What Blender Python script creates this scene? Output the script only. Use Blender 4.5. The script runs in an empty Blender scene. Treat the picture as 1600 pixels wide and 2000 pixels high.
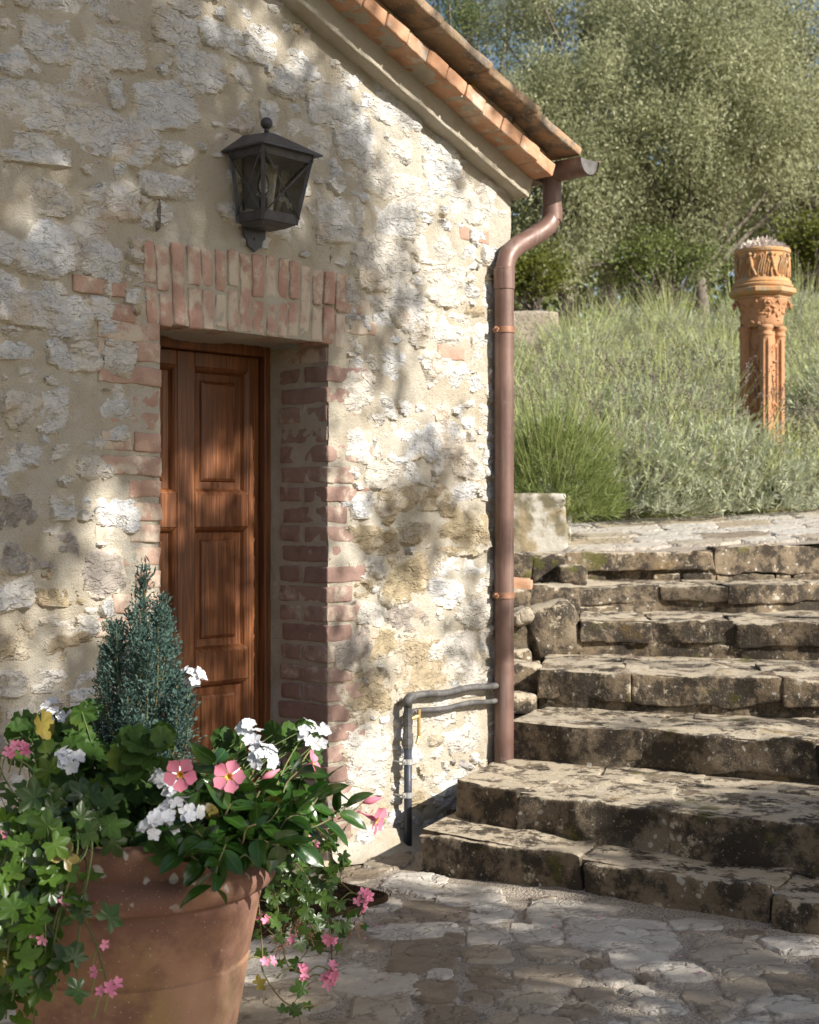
import bpy, math, random
import numpy as np
from mathutils import Vector, Matrix

random.seed(7)
R = np.random.default_rng(11)
scene = bpy.context.scene
COL = scene.collection
F, H = 2900.0, 1.38                       # focal length in photo pixels, eye height

# ------------------------------------------------------------------ camera, sky, sun
cam = bpy.data.cameras.new('camera')
cam.sensor_fit = 'HORIZONTAL'; cam.sensor_width = 36.0; cam.lens = 36.0 * F / 1600.0
cam.clip_start = 0.1; cam.clip_end = 2000.0
cam.dof.use_dof = True; cam.dof.focus_distance = 4.6; cam.dof.aperture_fstop = 8.0
camo = bpy.data.objects.new('camera', cam); COL.objects.link(camo)
camo.location = (0, 0, H); camo.rotation_euler = (math.radians(90), 0, 0)
scene.camera = camo

SUN_EL = math.radians(31.0)
TH = math.radians(48.0)                    # heading of the gable wall (local x axis)
D2 = np.array([math.cos(TH), math.sin(TH)]); N2 = np.array([D2[1], -D2[0]])
sh = N2 + 0.16 * D2; sh /= np.linalg.norm(sh)
SUN = np.array([sh[0] * math.cos(SUN_EL), sh[1] * math.cos(SUN_EL), math.sin(SUN_EL)])
w = bpy.data.worlds.new('World'); scene.world = w; w.use_nodes = True
nt = w.node_tree; nt.nodes.clear()
sky = nt.nodes.new('ShaderNodeTexSky'); sky.sky_type = 'NISHITA'; sky.sun_disc = False
sky.sun_elevation = SUN_EL; sky.sun_rotation = math.atan2(sh[0], sh[1])
sky.air_density = 1.0; sky.dust_density = 1.6; sky.ozone_density = 1.0
bg = nt.nodes.new('ShaderNodeBackground'); bg.inputs[1].default_value = 0.076
wo = nt.nodes.new('ShaderNodeOutputWorld')
nt.links.new(sky.outputs[0], bg.inputs[0]); nt.links.new(bg.outputs[0], wo.inputs[0])
sl = bpy.data.lights.new('sun', 'SUN'); sl.energy = 5.0; sl.angle = math.radians(0.53); sl.color = (1.0, 0.96, 0.89)
so = bpy.data.objects.new('sun', sl); COL.objects.link(so)
so.rotation_euler = Vector(SUN).to_track_quat('Z', 'Y').to_euler(); so.location = (8, -6, 12)
scene.view_settings.view_transform = 'Standard'; scene.view_settings.look = 'None'
scene.view_settings.exposure = 0.86; scene.view_settings.gamma = 1.0
scene.view_settings.use_curve_mapping = False
scene.cycles.max_bounces = 7; scene.cycles.diffuse_bounces = 4; scene.cycles.transparent_max_bounces = 8

# ------------------------------------------------------------------ small numeric tools
def _hash(ix, iy, iz, seed):
    h = (ix.astype(np.uint32) * np.uint32(374761393)) ^ (iy.astype(np.uint32) * np.uint32(668265263)) \
        ^ (iz.astype(np.uint32) * np.uint32(2246822519)) ^ np.uint32((seed * 3266489917) & 0xffffffff)
    h = (h ^ (h >> np.uint32(13))) * np.uint32(1274126177)
    h = (h ^ (h >> np.uint32(16))) * np.uint32(2654435769)
    return ((h ^ (h >> np.uint32(15))).astype(np.float64)) / 4294967295.0 * 2 - 1
def vn(P, seed=0):
    P = np.asarray(P, float); i = np.floor(P).astype(np.int64); f = P - i; f = f * f * (3 - 2 * f)
    o = 0
    for a in (0, 1):
        for b in (0, 1):
            for c in (0, 1):
                wgt = (f[..., 0] if a else 1 - f[..., 0]) * (f[..., 1] if b else 1 - f[..., 1]) * (f[..., 2] if c else 1 - f[..., 2])
                o = o + wgt * _hash(i[..., 0] + a, i[..., 1] + b, i[..., 2] + c, seed)
    return o
def fbm(P, octv=3, seed=0):
    P = np.asarray(P, float); s, a, t = 0, 1.0, 0
    for k in range(octv):
        s = s + a * vn(P * 2.03 ** k, seed + k); t += a; a *= .5
    return s / t
def sstep(a, b, x):
    t = np.clip((x - a) / (b - a), 0, 1); return t * t * (3 - 2 * t)
def PX(px, py, Y):                          # a photo pixel at depth Y -> world point
    return np.array([(px - 800) / F * Y, Y, H + (1000 - py) / F * Y])
def GP(px, py, h=0.0):                      # a photo pixel on the level z = h
    return PX(px, py, F * (H - h) / (py - 1000))
P0 = np.array([-0.32, 5.8])
def WU(px, py, wd=0.0):                     # a photo pixel on the wall plane (depth wd) -> u, z
    t = (px - 800) / F; o = P0 - N2 * wd
    u = (t * o[1] - o[0]) / (D2[0] - t * D2[1]); Y = o[1] + u * D2[1]
    return u, H + (1000 - py) / F * Y
def W2(u, wd, z=0.0):                       # wall coordinates -> world
    p = P0 + D2 * u - N2 * wd; return np.array([p[0], p[1], z])

# ------------------------------------------------------------------ mesh tools
def make_mesh(name, V, faces, smooth=True, sharp=None, attrs=None):
    V = np.asarray(V, np.float32).reshape(-1, 3)
    if not isinstance(faces, (list, tuple)): faces = [faces]
    faces = [np.asarray(f, np.int32) for f in faces if len(f)]
    me = bpy.data.meshes.new(name)
    loops = np.concatenate([f.ravel() for f in faces]); starts = []; base = 0
    for f in faces:
        k = f.shape[1]; starts.append(base + np.arange(len(f)) * k); base += f.size
    starts = np.concatenate(starts)
    me.vertices.add(len(V)); me.vertices.foreach_set('co', V.ravel())
    me.loops.add(len(loops)); me.loops.foreach_set('vertex_index', loops.astype(np.int32))
    me.polygons.add(len(starts)); me.polygons.foreach_set('loop_start', starts.astype(np.int32))
    me.update(calc_edges=True)
    me.polygons.foreach_set('use_smooth', np.full(len(starts), bool(smooth)))
    if attrs:
        for k, a in attrs.items():
            at = me.attributes.new(k, 'FLOAT', 'POINT'); at.data.foreach_set('value', np.asarray(a, np.float32).ravel())
    if sharp is not None: me.set_sharp_from_angle(angle=math.radians(sharp))
    me.update()
    return me
def obj(name, me, mat=None, parent=None, loc=None, mw=None):
    o = bpy.data.objects.new(name, me); COL.objects.link(o)
    if mat is not None and me is not None and not me.materials: me.materials.append(mat)
    if parent is not None: o.parent = parent
    if mw is not None: o.matrix_basis = mw
    elif loc is not None: o.location = [float(c) for c in loc]
    return o
def tag(o, label, cat, group=None):
    o['label'] = label; o['category'] = cat
    if group: o['group'] = group
    return o
def empty(name, loc=(0, 0, 0), rz=0.0):
    o = bpy.data.objects.new(name, None); COL.objects.link(o); o.empty_display_size = .1
    o.location = [float(c) for c in loc]; o.rotation_euler = (0, 0, rz); return o
def gridfaces(ny, nx, off=0, mask=None):
    i = np.arange(ny * nx).reshape(ny, nx)
    q = np.stack([i[:-1, :-1], i[:-1, 1:], i[1:, 1:], i[1:, :-1]], -1).reshape(-1, 4)
    if mask is not None: q = q[mask.ravel()]
    return q + off
class MB:
    def __init__(s): s.V = []; s.F = {}; s.n = 0; s.T = []
    def add(s, V, faces, tint=0.0):
        V = np.asarray(V, float).reshape(-1, 3)
        if not isinstance(faces, (list, tuple)): faces = [faces]
        for f in faces:
            f = np.asarray(f, np.int64)
            if len(f): s.F.setdefault(f.shape[1], []).append(f + s.n)
        s.V.append(V); s.n += len(V)
        s.T.append(np.broadcast_to(np.asarray(tint, float).ravel() if np.ndim(tint) else np.full(len(V), tint), (len(V),)))
        return s
    def mesh(s, name, smooth=True, sharp=None):
        return make_mesh(name, np.concatenate(s.V), [np.concatenate(f) for f in s.F.values()], smooth, sharp,
                         {'tint': np.concatenate(s.T)})
def tube(path, rad, n=10, cap=True):
    P = np.asarray(path, float); m = len(P); rad = np.broadcast_to(rad, (m,))
    T = np.gradient(P, axis=0); T /= np.linalg.norm(T, axis=1)[:, None] + 1e-12
    up = np.array([0, 0, 1.]) if abs(T[0, 2]) < .9 else np.array([1., 0, 0])
    A = np.cross(T[0], up); A /= np.linalg.norm(A); V = []
    for k in range(m):
        A = A - T[k] * A.dot(T[k]); A /= np.linalg.norm(A); B = np.cross(T[k], A)
        a = np.arange(n) / n * 2 * math.pi
        V.append(P[k] + rad[k] * (np.cos(a)[:, None] * A + np.sin(a)[:, None] * B))
    V = np.concatenate(V); j = np.arange(n); q = []
    for k in range(m - 1):
        q.append(np.stack([k * n + j, k * n + (j + 1) % n, (k + 1) * n + (j + 1) % n, (k + 1) * n + j], 1))
    fs = [np.concatenate(q)]
    if cap:
        V = np.concatenate([V, P[[0]], P[[-1]]]); a, b = m * n, m * n + 1
        fs.append(np.concatenate([np.stack([np.full(n, a), (j + 1) % n, j], 1),
                                  np.stack([np.full(n, b), (m - 1) * n + j, (m - 1) * n + (j + 1) % n], 1)]))
    return V, fs
def curve(pts, n=24):
    P = np.asarray(pts, float); m = len(P)
    if m == 2: return P[0] + np.linspace(0, 1, n)[:, None] * (P[1] - P[0])
    E = np.concatenate([[2 * P[0] - P[1]], P, [2 * P[-1] - P[-2]]]); out = []
    for t in np.linspace(0, m - 1 - 1e-9, n):
        i = int(t); f = t - i; a, b, c, d = E[i:i + 4]
        out.append(.5 * (2 * b + (c - a) * f + (2 * a - 5 * b + 4 * c - d) * f * f + (3 * b - a - 3 * c + d) * f ** 3))
    return np.array(out)
def lathe(prof, n=48, cap=True):
    prof = np.asarray(prof, float); m = len(prof); a = np.arange(n) / n * 2 * math.pi
    V = np.stack([prof[:, 0][:, None] * np.cos(a), prof[:, 0][:, None] * np.sin(a), np.repeat(prof[:, 1][:, None], n, 1)], -1).reshape(-1, 3)
    j = np.arange(n)
    q = np.concatenate([np.stack([k * n + j, k * n + (j + 1) % n, (k + 1) * n + (j + 1) % n, (k + 1) * n + j], 1) for k in range(m - 1)])
    return V, [q]
def cbox(x0, x1, y0, y1, z0, z1, b=.004):
    """box with chamfered edges, 44 triangles"""
    c = np.array([(x0 + x1) / 2, (y0 + y1) / 2, (z0 + z1) / 2]); h = np.array([x1 - x0, y1 - y0, z1 - z0]) / 2
    b = min(b, h.min() * .8); V = []; idx = {}
    for s in [(sx, sy, sz) for sx in (-1, 1) for sy in (-1, 1) for sz in (-1, 1)]:
        for ax in range(3):
            p = h - b; p = p.copy(); p[ax] = h[ax]; idx[s + (ax,)] = len(V); V.append(c + p * np.array(s))
    q, t = [], []
    for ax in range(3):
        a, e = [k for k in range(3) if k != ax]
        for sg in (-1, 1):
            r = []
            for (i, j) in ((-1, -1), (1, -1), (1, 1), (-1, 1)):
                s = [0, 0, 0]; s[ax] = sg; s[a] = i; s[e] = j; r.append(idx[tuple(s) + (ax,)])
            q.append(r)
    for ax in range(3):
        a, e = [k for k in range(3) if k != ax]
        for i in (-1, 1):
            for j in (-1, 1):
                s = [0, 0, 0]; s[a] = i; s[e] = j; s0 = list(s); s0[ax] = -1; s1 = list(s); s1[ax] = 1
                q.append([idx[tuple(s0) + (a,)], idx[tuple(s1) + (a,)], idx[tuple(s1) + (e,)], idx[tuple(s0) + (e,)]])
    for sx in (-1, 1):
        for sy in (-1, 1):
            for sz in (-1, 1): t.append([idx[(sx, sy, sz, k)] for k in range(3)])
    V = np.array(V); fs = []
    for f in (q, t):
        f = np.array(f); n = np.cross(V[f[:, 1]] - V[f[:, 0]], V[f[:, 2]] - V[f[:, 1]]); cen = V[f].mean(1) - c
        flip = (n * cen).sum(1) < 0; f[flip] = f[flip][:, ::-1]; fs.append(f)
    return V, fs
def rblock(L, D, Z, res=(.035, .06, .035), r=.012, amp=.01, fr=6., seed=0, fine=.003, quad=None, drop=False):
    """rough weathered block [0,L]x[0,D]x[0,Z]; optional footprint quad (4 points xy) it is mapped to"""
    dims = np.array([L, D, Z]); ns = [max(2, int(round(dims[k] / res[k]))) for k in range(3)]
    lin = []
    for k in range(3):
        t = np.linspace(0, dims[k], ns[k] + 1); e = min(r, dims[k] * .2)
        lin.append(np.unique(np.concatenate([[0, e * .35, e], t[(t > e * 1.5) & (t < dims[k] - e * 1.5)], [dims[k] - e, dims[k] - e * .35, dims[k]]])))
    Vs, Fs, off = [], [], 0
    for ax in range(3):
        a, b = [k for k in range(3) if k != ax]
        for sg in (0, 1):
            if drop and ax == 2 and sg == 0: continue
            A, B = np.meshgrid(lin[a], lin[b]); P = np.zeros(A.shape + (3,)); P[..., a] = A; P[..., b] = B; P[..., ax] = dims[ax] * sg
            q = gridfaces(*A.shape, off)
            if (sg == 1) != (ax != 1): q = q[:, ::-1]
            Vs.append(P.reshape(-1, 3)); Fs.append(q); off += A.size
    P = np.concatenate(Vs); Fq = np.concatenate(Fs)
    rr = np.minimum(r, dims * .3); lo, hi = rr, dims - rr; C = np.clip(P, lo, hi); d = (P - C)
    ln = np.linalg.norm(d / rr, axis=1); k = np.where(ln > 1e-6, 1 / np.maximum(ln, 1e-6), 1); k = np.minimum(k, 1)
    P = C + d * k[:, None]
    o = np.array([seed * 13.7, seed * 5.1, seed * 2.3])
    disp = np.stack([fbm(P * fr + o + 31 * j, 3, seed + j) for j in range(3)], -1) * amp
    disp += np.stack([vn(P * fr * 5 + o + 17 * j, seed + 7 + j) for j in range(3)], -1) * fine
    P = P + disp
    if quad is not None:
        Q = np.asarray(quad, float); s = (P[:, 0] / L)[:, None]; t = (P[:, 1] / D)[:, None]
        xy = (1 - s) * (1 - t) * Q[0] + s * (1 - t) * Q[1] + s * t * Q[2] + (1 - s) * t * Q[3]
        P = np.concatenate([xy, P[:, 2:]], 1)
    return P, Fq
def plate(wd, hg, base=.0, top=.012, res=.012, p=4., seed=0, wob=.16, facet=.005, ledge=.005, under=-.022, soft=.3):
    """stone face embedded in mortar: a height field over [-wd/2,wd/2]x[-hg/2,hg/2], returns A,B,height,edge"""
    nx = int(np.clip(wd * 1.2 / res, 7, 34)); ny = int(np.clip(hg * 1.2 / res, 7, 34))
    A, B = np.meshgrid(np.linspace(-.6, .6, nx) * wd, np.linspace(-.6, .6, ny) * hg)
    S = np.stack([A, B, np.full_like(A, seed * 1.37)], -1)
    g = np.random.default_rng(seed + 1000)
    sk = g.uniform(-.25, .25, 2)
    a = np.abs(2 * (A + sk[0] * B) / wd); b = np.abs(2 * (B + sk[1] * A * hg / wd) / hg)
    rr = (a ** p + b ** p) ** (1 / p)
    for q_ in range(6):                      # broken edges and knocked off corners
        an = g.uniform(0, 2 * math.pi); rr = np.maximum(rr, (np.cos(an) * 2 * A / wd + np.sin(an) * 2 * B / hg) / g.uniform(.93, 1.32))
    rr = rr + wob * fbm(S * (1.6 / min(wd, hg)) * .8, 3, seed) + wob * .45 * vn(S * 55, seed + 3)
    m = 1 - sstep(1 - soft, 1.06, rr)
    f = np.full(A.shape, 9.)
    for _ in range(4):
        v = g.normal(0, 1, 2); f = np.minimum(f, g.uniform(.0, 1.2) + (v[0] * A / wd + v[1] * B / hg) * 1.6)
    f = np.clip(f, -1.5, 1.5)
    ra = g.uniform(-.7, .7); Sr = np.stack([S[..., 0] * math.cos(ra) - S[..., 1] * math.sin(ra), S[..., 0] * math.sin(ra) + S[..., 1] * math.cos(ra), S[..., 2]], -1); n = fbm(Sr * np.array([7, 14, 1.]) * (.16 / max(.08, min(wd, hg))) + 5.3, 3, seed + 9) * 3.0
    fl = np.floor(n); fr_ = n - fl; t = fl + np.clip((fr_ - .80) / .20, 0, 1)
    w2 = fbm(S * np.array([9, 16, 1.]) + 9.1, 3, seed + 21); chip = np.where(w2 > .12, (w2 - .12) * 1.6, 0)
    h = under + m * (top - under + facet * f + ledge * t - facet * 2.2 * chip + .0018 * vn(S * 90, seed + 5))
    return A, B, h + base, np.clip(rr, 0, 1.3)

# ------------------------------------------------------------------ shader tools
class G:
    def __init__(s, name):
        s.m = bpy.data.materials.new(name); s.m.use_nodes = True; s.t = s.m.node_tree; s.t.nodes.clear()
        s.out = s.t.nodes.new('ShaderNodeOutputMaterial'); s.b = s.t.nodes.new('ShaderNodeBsdfPrincipled')
        s.t.links.new(s.b.outputs[0], s.out.inputs[0])
    def n(s, ty, **kw):
        n = s.t.nodes.new('ShaderNode' + ty)
        for k, v in kw.items(): setattr(n, k, v)
        return n
    def put(s, sock, v):
        if isinstance(v, bpy.types.NodeSocket): s.t.links.new(v, sock)
        elif isinstance(v, (tuple, list)) and len(v) == 3 and sock.type == 'RGBA': sock.default_value = (*v, 1)
        else: sock.default_value = v
    def co(s, kind='pos', scale=(1, 1, 1), rnd=0.0):
        if kind == 'pos': c = s.n('NewGeometry').outputs['Position']
        else: c = s.n('TexCoord').outputs['Object']
        if rnd:
            k = s.n('VectorMath', operation='SCALE'); cx = s.n('CombineXYZ'); r = s.rand()
            s.put(cx.inputs[0], r); s.put(cx.inputs[1], r); s.put(cx.inputs[2], r)
            s.put(k.inputs[0], cx.outputs[0]); k.inputs['Scale'].default_value = rnd
            ad = s.n('VectorMath', operation='ADD'); s.put(ad.inputs[0], c); s.put(ad.inputs[1], k.outputs[0]); c = ad.outputs[0]
        if tuple(scale) != (1, 1, 1):
            k = s.n('VectorMath', operation='MULTIPLY'); s.put(k.inputs[0], c); k.inputs[1].default_value = scale; c = k.outputs[0]
        return c
    def noise(s, scale, detail=4, rough=.55, co=None, dist=0.0):
        n = s.n('TexNoise'); n.inputs['Scale'].default_value = scale; n.inputs['Detail'].default_value = detail
        n.inputs['Roughness'].default_value = rough; n.inputs['Distortion'].default_value = dist
        s.put(n.inputs['Vector'], co if co is not None else s.co()); return n.outputs[0]
    def voro(s, scale, feature='F1', co=None, out=0):
        n = s.n('TexVoronoi', feature=feature); n.inputs['Scale'].default_value = scale
        s.put(n.inputs['Vector'], co if co is not None else s.co()); return n.outputs[out]
    def ramp(s, f, a, b, lo=0.0, hi=1.0):
        m = s.n('MapRange'); m.interpolation_type = 'SMOOTHSTEP'; s.put(m.inputs[0], f)
        m.inputs[1].default_value = a; m.inputs[2].default_value = b; m.inputs[3].default_value = lo; m.inputs[4].default_value = hi
        return m.outputs[0]
    def math(s, op, a, b=0.0):
        m = s.n('Math', operation=op); s.put(m.inputs[0], a); s.put(m.inputs[1], b); return m.outputs[0]
    def mix(s, f, a, b, mode='MIX'):
        m = s.n('Mix', data_type='RGBA', blend_type=mode); s.put(m.inputs[0], f); s.put(m.inputs[6], a); s.put(m.inputs[7], b); return m.outputs[2]
    def warp(s, amt, sc):
        n = s.n('TexNoise'); n.inputs['Scale'].default_value = sc; s.put(n.inputs['Vector'], s.co()); k = s.n('VectorMath', operation='SCALE'); s.put(k.inputs[0], n.outputs[1]); k.inputs['Scale'].default_value = amt
        a = s.n('VectorMath', operation='ADD'); s.put(a.inputs[0], s.co()); s.put(a.inputs[1], k.outputs[0]); return a.outputs[0]
    def rand(s): return s.n('ObjectInfo').outputs['Random']
    def attr(s, name): return s.n('Attribute', attribute_name=name).outputs['Fac']
    def bump(s, h, strength=.5, dist=.01, prev=None):
        b = s.n('Bump'); b.inputs['Strength'].default_value = strength; b.inputs['Distance'].default_value = dist
        s.put(b.inputs['Height'], h)
        if prev is not None: s.put(b.inputs['Normal'], prev)
        return b.outputs[0]
    def fin(s, col, rough=.8, nrm=None, spec=.3, metal=0.0):
        s.put(s.b.inputs['Base Color'], col); s.put(s.b.inputs['Roughness'], rough)
        s.b.inputs['Specular IOR Level'].default_value = spec; s.b.inputs['Metallic'].default_value = metal
        if nrm is not None: s.put(s.b.inputs['Normal'], nrm)
        return s.m
def mortar_col(g):
    a = g.noise(2.3, 3); b = g.noise(9, 4); c = g.noise(60, 3)
    k = g.mix(g.ramp(a, .35, .65), (.50, .44, .345), (.53, .485, .405))
    k = g.mix(g.ramp(b, .45, .72), k, (.46, .395, .295))
    k = g.mix(g.ramp(c, .60, .75, 0, .5), k, (.36, .27, .17))
    return k
def m_mortar():
    g = G('lime_mortar'); k = mortar_col(g)
    h = g.math('ADD', g.noise(170, 4, .7), g.math('MULTIPLY', g.noise(24, 3), 1.2))
    return g.fin(k, .92, g.bump(h, .9, .013), .15)
def m_limestone(name, tones, wash=.55, cracks=True, sc=1.0):
    g = G(name); r = g.rand()
    k = g.mix(g.ramp(g.noise(7 * sc, 4), .35, .65), tones[0], tones[1])
    k = g.mix(g.ramp(g.noise(22 * sc, 5), .5, .7, 0, .8), k, tones[2])
    k = g.mix(g.ramp(r, .0, 1., 0., .55), k, tones[3])
    k = g.mix(g.ramp(g.noise(3.1 * sc, 4), .56, .68, 0, .6), k, (.44, .33, .22))           # ochre tint
    sp = g.noise(110 * sc, 2); k = g.mix(g.ramp(sp, .64, .74, 0, .45), k, (.16, .14, .12))
    e = g.math('ADD', g.attr('edge'), g.math('MULTIPLY', g.math('SUBTRACT', g.noise(16, 5), .5), 1.3))
    k = g.mix(g.ramp(e, .70, .98, 0, 1), k, mortar_col(g))
    k = g.mix(g.ramp(g.noise(5, 5, .65), .47, .68, 0, wash), k, (.56, .51, .435))            # lime wash
    h = g.math('ADD', g.noise(30, 6, .65), g.math('MULTIPLY', g.noise(120, 3), .35))
    n = g.bump(h, .55, .010)
    if cracks:
        co = g.co(scale=(1, 1, 1.9)); d = g.n('VectorMath', operation='ADD'); g.put(d.inputs[0], co)
        nn = g.n('TexNoise'); nn.inputs['Scale'].default_value = 14; g.put(nn.inputs['Vector'], co)
        sc2 = g.n('VectorMath', operation='SCALE'); g.put(sc2.inputs[0], nn.outputs[1]); sc2.inputs['Scale'].default_value = .12
        g.put(d.inputs[1], sc2.outputs[0])
        for (s1, o1, amt) in ((4.5, 3., .016), (12., 7., .007)):      # flaky ridges and splits
            rg = g.math('ABSOLUTE', g.math('SUBTRACT', g.noise(s1, 4, .6, d.outputs[0], .6), .5)); n = g.bump(g.ramp(rg, 0., .07), .55, amt, n)
        k = g.mix(g.ramp(g.math('ABSOLUTE', g.math('SUBTRACT', g.noise(9, 3, .5, d.outputs[0], .8), .5)), .0, .010, .30, 0.), k, (.24, .20, .16))
    return g.fin(k, .85, n, .2)
def m_brick(name, wash, base=((.37, .235, .175), (.44, .31, .24), (.31, .19, .145))):
    g = G(name); r = g.rand()
    k = g.mix(r, base[0], base[1]); k = g.mix(g.ramp(g.noise(14, 4), .45, .7, 0, .8), k, base[2])
    k = g.mix(g.ramp(g.noise(90, 3), .6, .72, 0, .4), k, (.17, .10, .08))
    wv = g.math('ADD', g.noise(11, 5, .65, g.co(rnd=31.)), g.math('MULTIPLY', g.math('SUBTRACT', r, .5), .16))
    k = g.mix(g.ramp(wv, wash, wash + .16, 0, .93), k, g.mix(g.noise(40, 3), (.54, .465, .375), (.47, .39, .30)))
    h = g.math('ADD', g.noise(36, 5, .65), g.math('MULTIPLY', g.noise(160, 3), .5))
    return g.fin(k, .9, g.bump(h, .6, .008), .15)
def m_steps():
    g = G('weathered_sandstone'); r = g.rand()
    k = g.mix(g.ramp(g.noise(4, 5), .35, .65), (.155, .118, .08), (.245, .195, .135))
    k = g.mix(g.ramp(r, 0, 1, 0, .5), k, (.26, .19, .12))
    k = g.mix(g.ramp(g.noise(6, 6, .78), .42, .56, 0, .93), k, (.045, .037, .029)); k = g.mix(g.ramp(g.noise(75, 3, .6), .64, .69, 0, .7), k, (.36, .33, .28))               # black algae, its cover widened to paint in the shade on risers
    nz = g.n('SeparateXYZ'); g.put(nz.inputs[0], g.n('NewGeometry').outputs['Normal'])
    lv = g.math('ADD', g.noise(7.5, 6, .75), g.math('MULTIPLY', nz.outputs[2], .155))           # lichen, weighted to upward faces to paint treads sunlit against risers
    k = g.mix(g.ramp(lv, .595, .675, 0, .9), k, g.mix(g.noise(30, 3), (.45, .355, .235), (.54, .475, .37)))
    v = g.voro(21, co=g.warp(.030, 30)); sp = g.math('ADD', v, g.math('MULTIPLY', g.noise(6, 4), .9))
    k = g.mix(g.ramp(sp, .60, .53, 0, .85), k, (.50, .47, .41))
    k = g.mix(g.ramp(g.noise(5.1, 4), .62, .70, 0, .75), k, (.10, .095, .025))                # moss
    k = g.mix(g.ramp(g.noise(2.2, 3), .64, .72, 0, .5), k, (.30, .19, .06))
    h = g.math('ADD', g.noise(26, 6, .7), g.math('MULTIPLY', g.noise(120, 4, .7), .6))
    return g.fin(k, .9, g.bump(h, .8, .016), .15)
def m_flag(name, t0, t1, t2):
    g = G(name); r = g.rand()
    k = g.mix(g.ramp(g.noise(8, 5), .35, .65), t0, t1); k = g.mix(g.ramp(r, 0, 1, 0, .6), k, t2)
    k = g.mix(g.ramp(g.noise(13, 6, .7), .55, .67, 0, .7), k, (.15, .12, .09))
    k = g.mix(g.ramp(g.noise(4, 4), .6, .72, 0, .6), k, (.27, .20, .12))
    e = g.math('ADD', g.attr('edge'), g.math('MULTIPLY', g.math('SUBTRACT', g.noise(20, 5), .5), .9))
    k = g.mix(g.ramp(e, .86, 1.04, 0, 1), k, (.36, .31, .255))
    cr = g.math('ABSOLUTE', g.math('SUBTRACT', g.noise(4.5, 4, .55, g.warp(.02, 9), .2), .5)); k = g.mix(g.ramp(cr, .0, .007, .5, 0.), k, (.12, .10, .075))
    k = g.mix(g.ramp(g.noise(48, 5, .7), .58, .68, 0, .45), k, (.20, .165, .125))
    h = g.math('ADD', g.noise(22, 6, .65), g.math('MULTIPLY', g.noise(130, 3), .3))
    n = g.bump(g.ramp(cr, 0., .03), .6, .012); n = g.bump(h, .8, .012, n)
    return g.fin(k, .8, n, .25)
def m_pave_mortar():
    g = G('paving_mortar'); k = g.mix(g.noise(6, 4), (.47, .405, .33), (.39, .33, .26))
    k = g.mix(g.ramp(g.noise(150, 2), .5, .62), k, (.20, .175, .15)); k = g.mix(g.ramp(g.noise(120, 2, .5, g.co(rnd=0)), .62, .7, 0, .8), k, (.45, .41, .36))
    k = g.mix(g.ramp(g.noise(1.7, 4), .56, .70, 0, .55), k, (.22, .185, .14))
    return g.fin(k, .95, g.bump(g.math('ADD', g.noise(210, 2), g.math('MULTIPLY', g.noise(70, 3), 1.2)), .9, .010), .1)
def m_wood():
    g = G('varnished_chestnut'); c = g.co('obj', (1, 1, .045)); n1 = g.noise(46, 4, .6, c, 1.2)
    c2 = g.co('obj', (1, 1, .02)); n2 = g.noise(150, 3, .6, c2)
    k = g.mix(g.ramp(n1, .38, .62), (.10, .032, .010), (.205, .074, .022)); k = g.mix(g.ramp(n2, .5, .68, 0, .7), k, (.045, .014, .006))
    k = g.mix(g.ramp(g.noise(3, 3, .5, g.co('obj')), .45, .7, 0, .5), k, (.075, .024, .009))
    h = g.math('ADD', n2, n1)
    return g.fin(k, g.ramp(n1, .3, .7, .38, .55), g.bump(h, .35, .002), .45)
def m_plain(name, c1, c2, rough=.6, scale=20, spec=.4, metal=0.0, spots=None, bumpd=.002):
    g = G(name); k = g.mix(g.ramp(g.noise(scale, 4), .35, .68), c1, c2)
    if spots: k = g.mix(g.ramp(g.voro(spots[1]), spots[2], spots[2] * .6, 0, .9), k, spots[0])
    return g.fin(k, rough, g.bump(g.noise(scale * 3, 4), .4, bumpd), spec, metal)
def m_pot():
    g = G('pot_terracotta'); k = g.mix(g.ramp(g.noise(3.5, 4), .35, .65), (.215, .115, .072), (.295, .172, .112))
    k = g.mix(g.ramp(g.noise(2.4, 4, .6, g.co(scale=(1, 1, .5))), .52, .68, 0, .75), k, (.24, .165, .06))       # green-ochre algae
    k = g.mix(g.ramp(g.noise(5, 6, .7, g.co(scale=(1, 1, .45))), .54, .72, 0, .5), k, (.34, .26, .19))
    k = g.mix(g.ramp(g.noise(3.2, 5, .65), .46, .60, 0, .9), k, (.14, .072, .054))
    z = g.n('SeparateXYZ'); g.put(z.inputs[0], g.co()); up = g.ramp(z.outputs[2], .46, .56)
    v = g.math('ADD', g.voro(17, co=g.warp(.04, 26)), g.math('MULTIPLY', g.noise(7, 3), .9)); li = g.math('MULTIPLY', g.ramp(v, .66, .58), up)
    k = g.mix(g.math('MULTIPLY', li, .85), k, (.40, .39, .36))
    k = g.mix(g.ramp(g.noise(160, 2), .66, .74, 0, .5), k, (.5, .42, .34))
    return g.fin(k, .85, g.bump(g.math('ADD', g.noise(45, 5), g.noise(9, 3)), .3, .006), .2)
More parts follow.
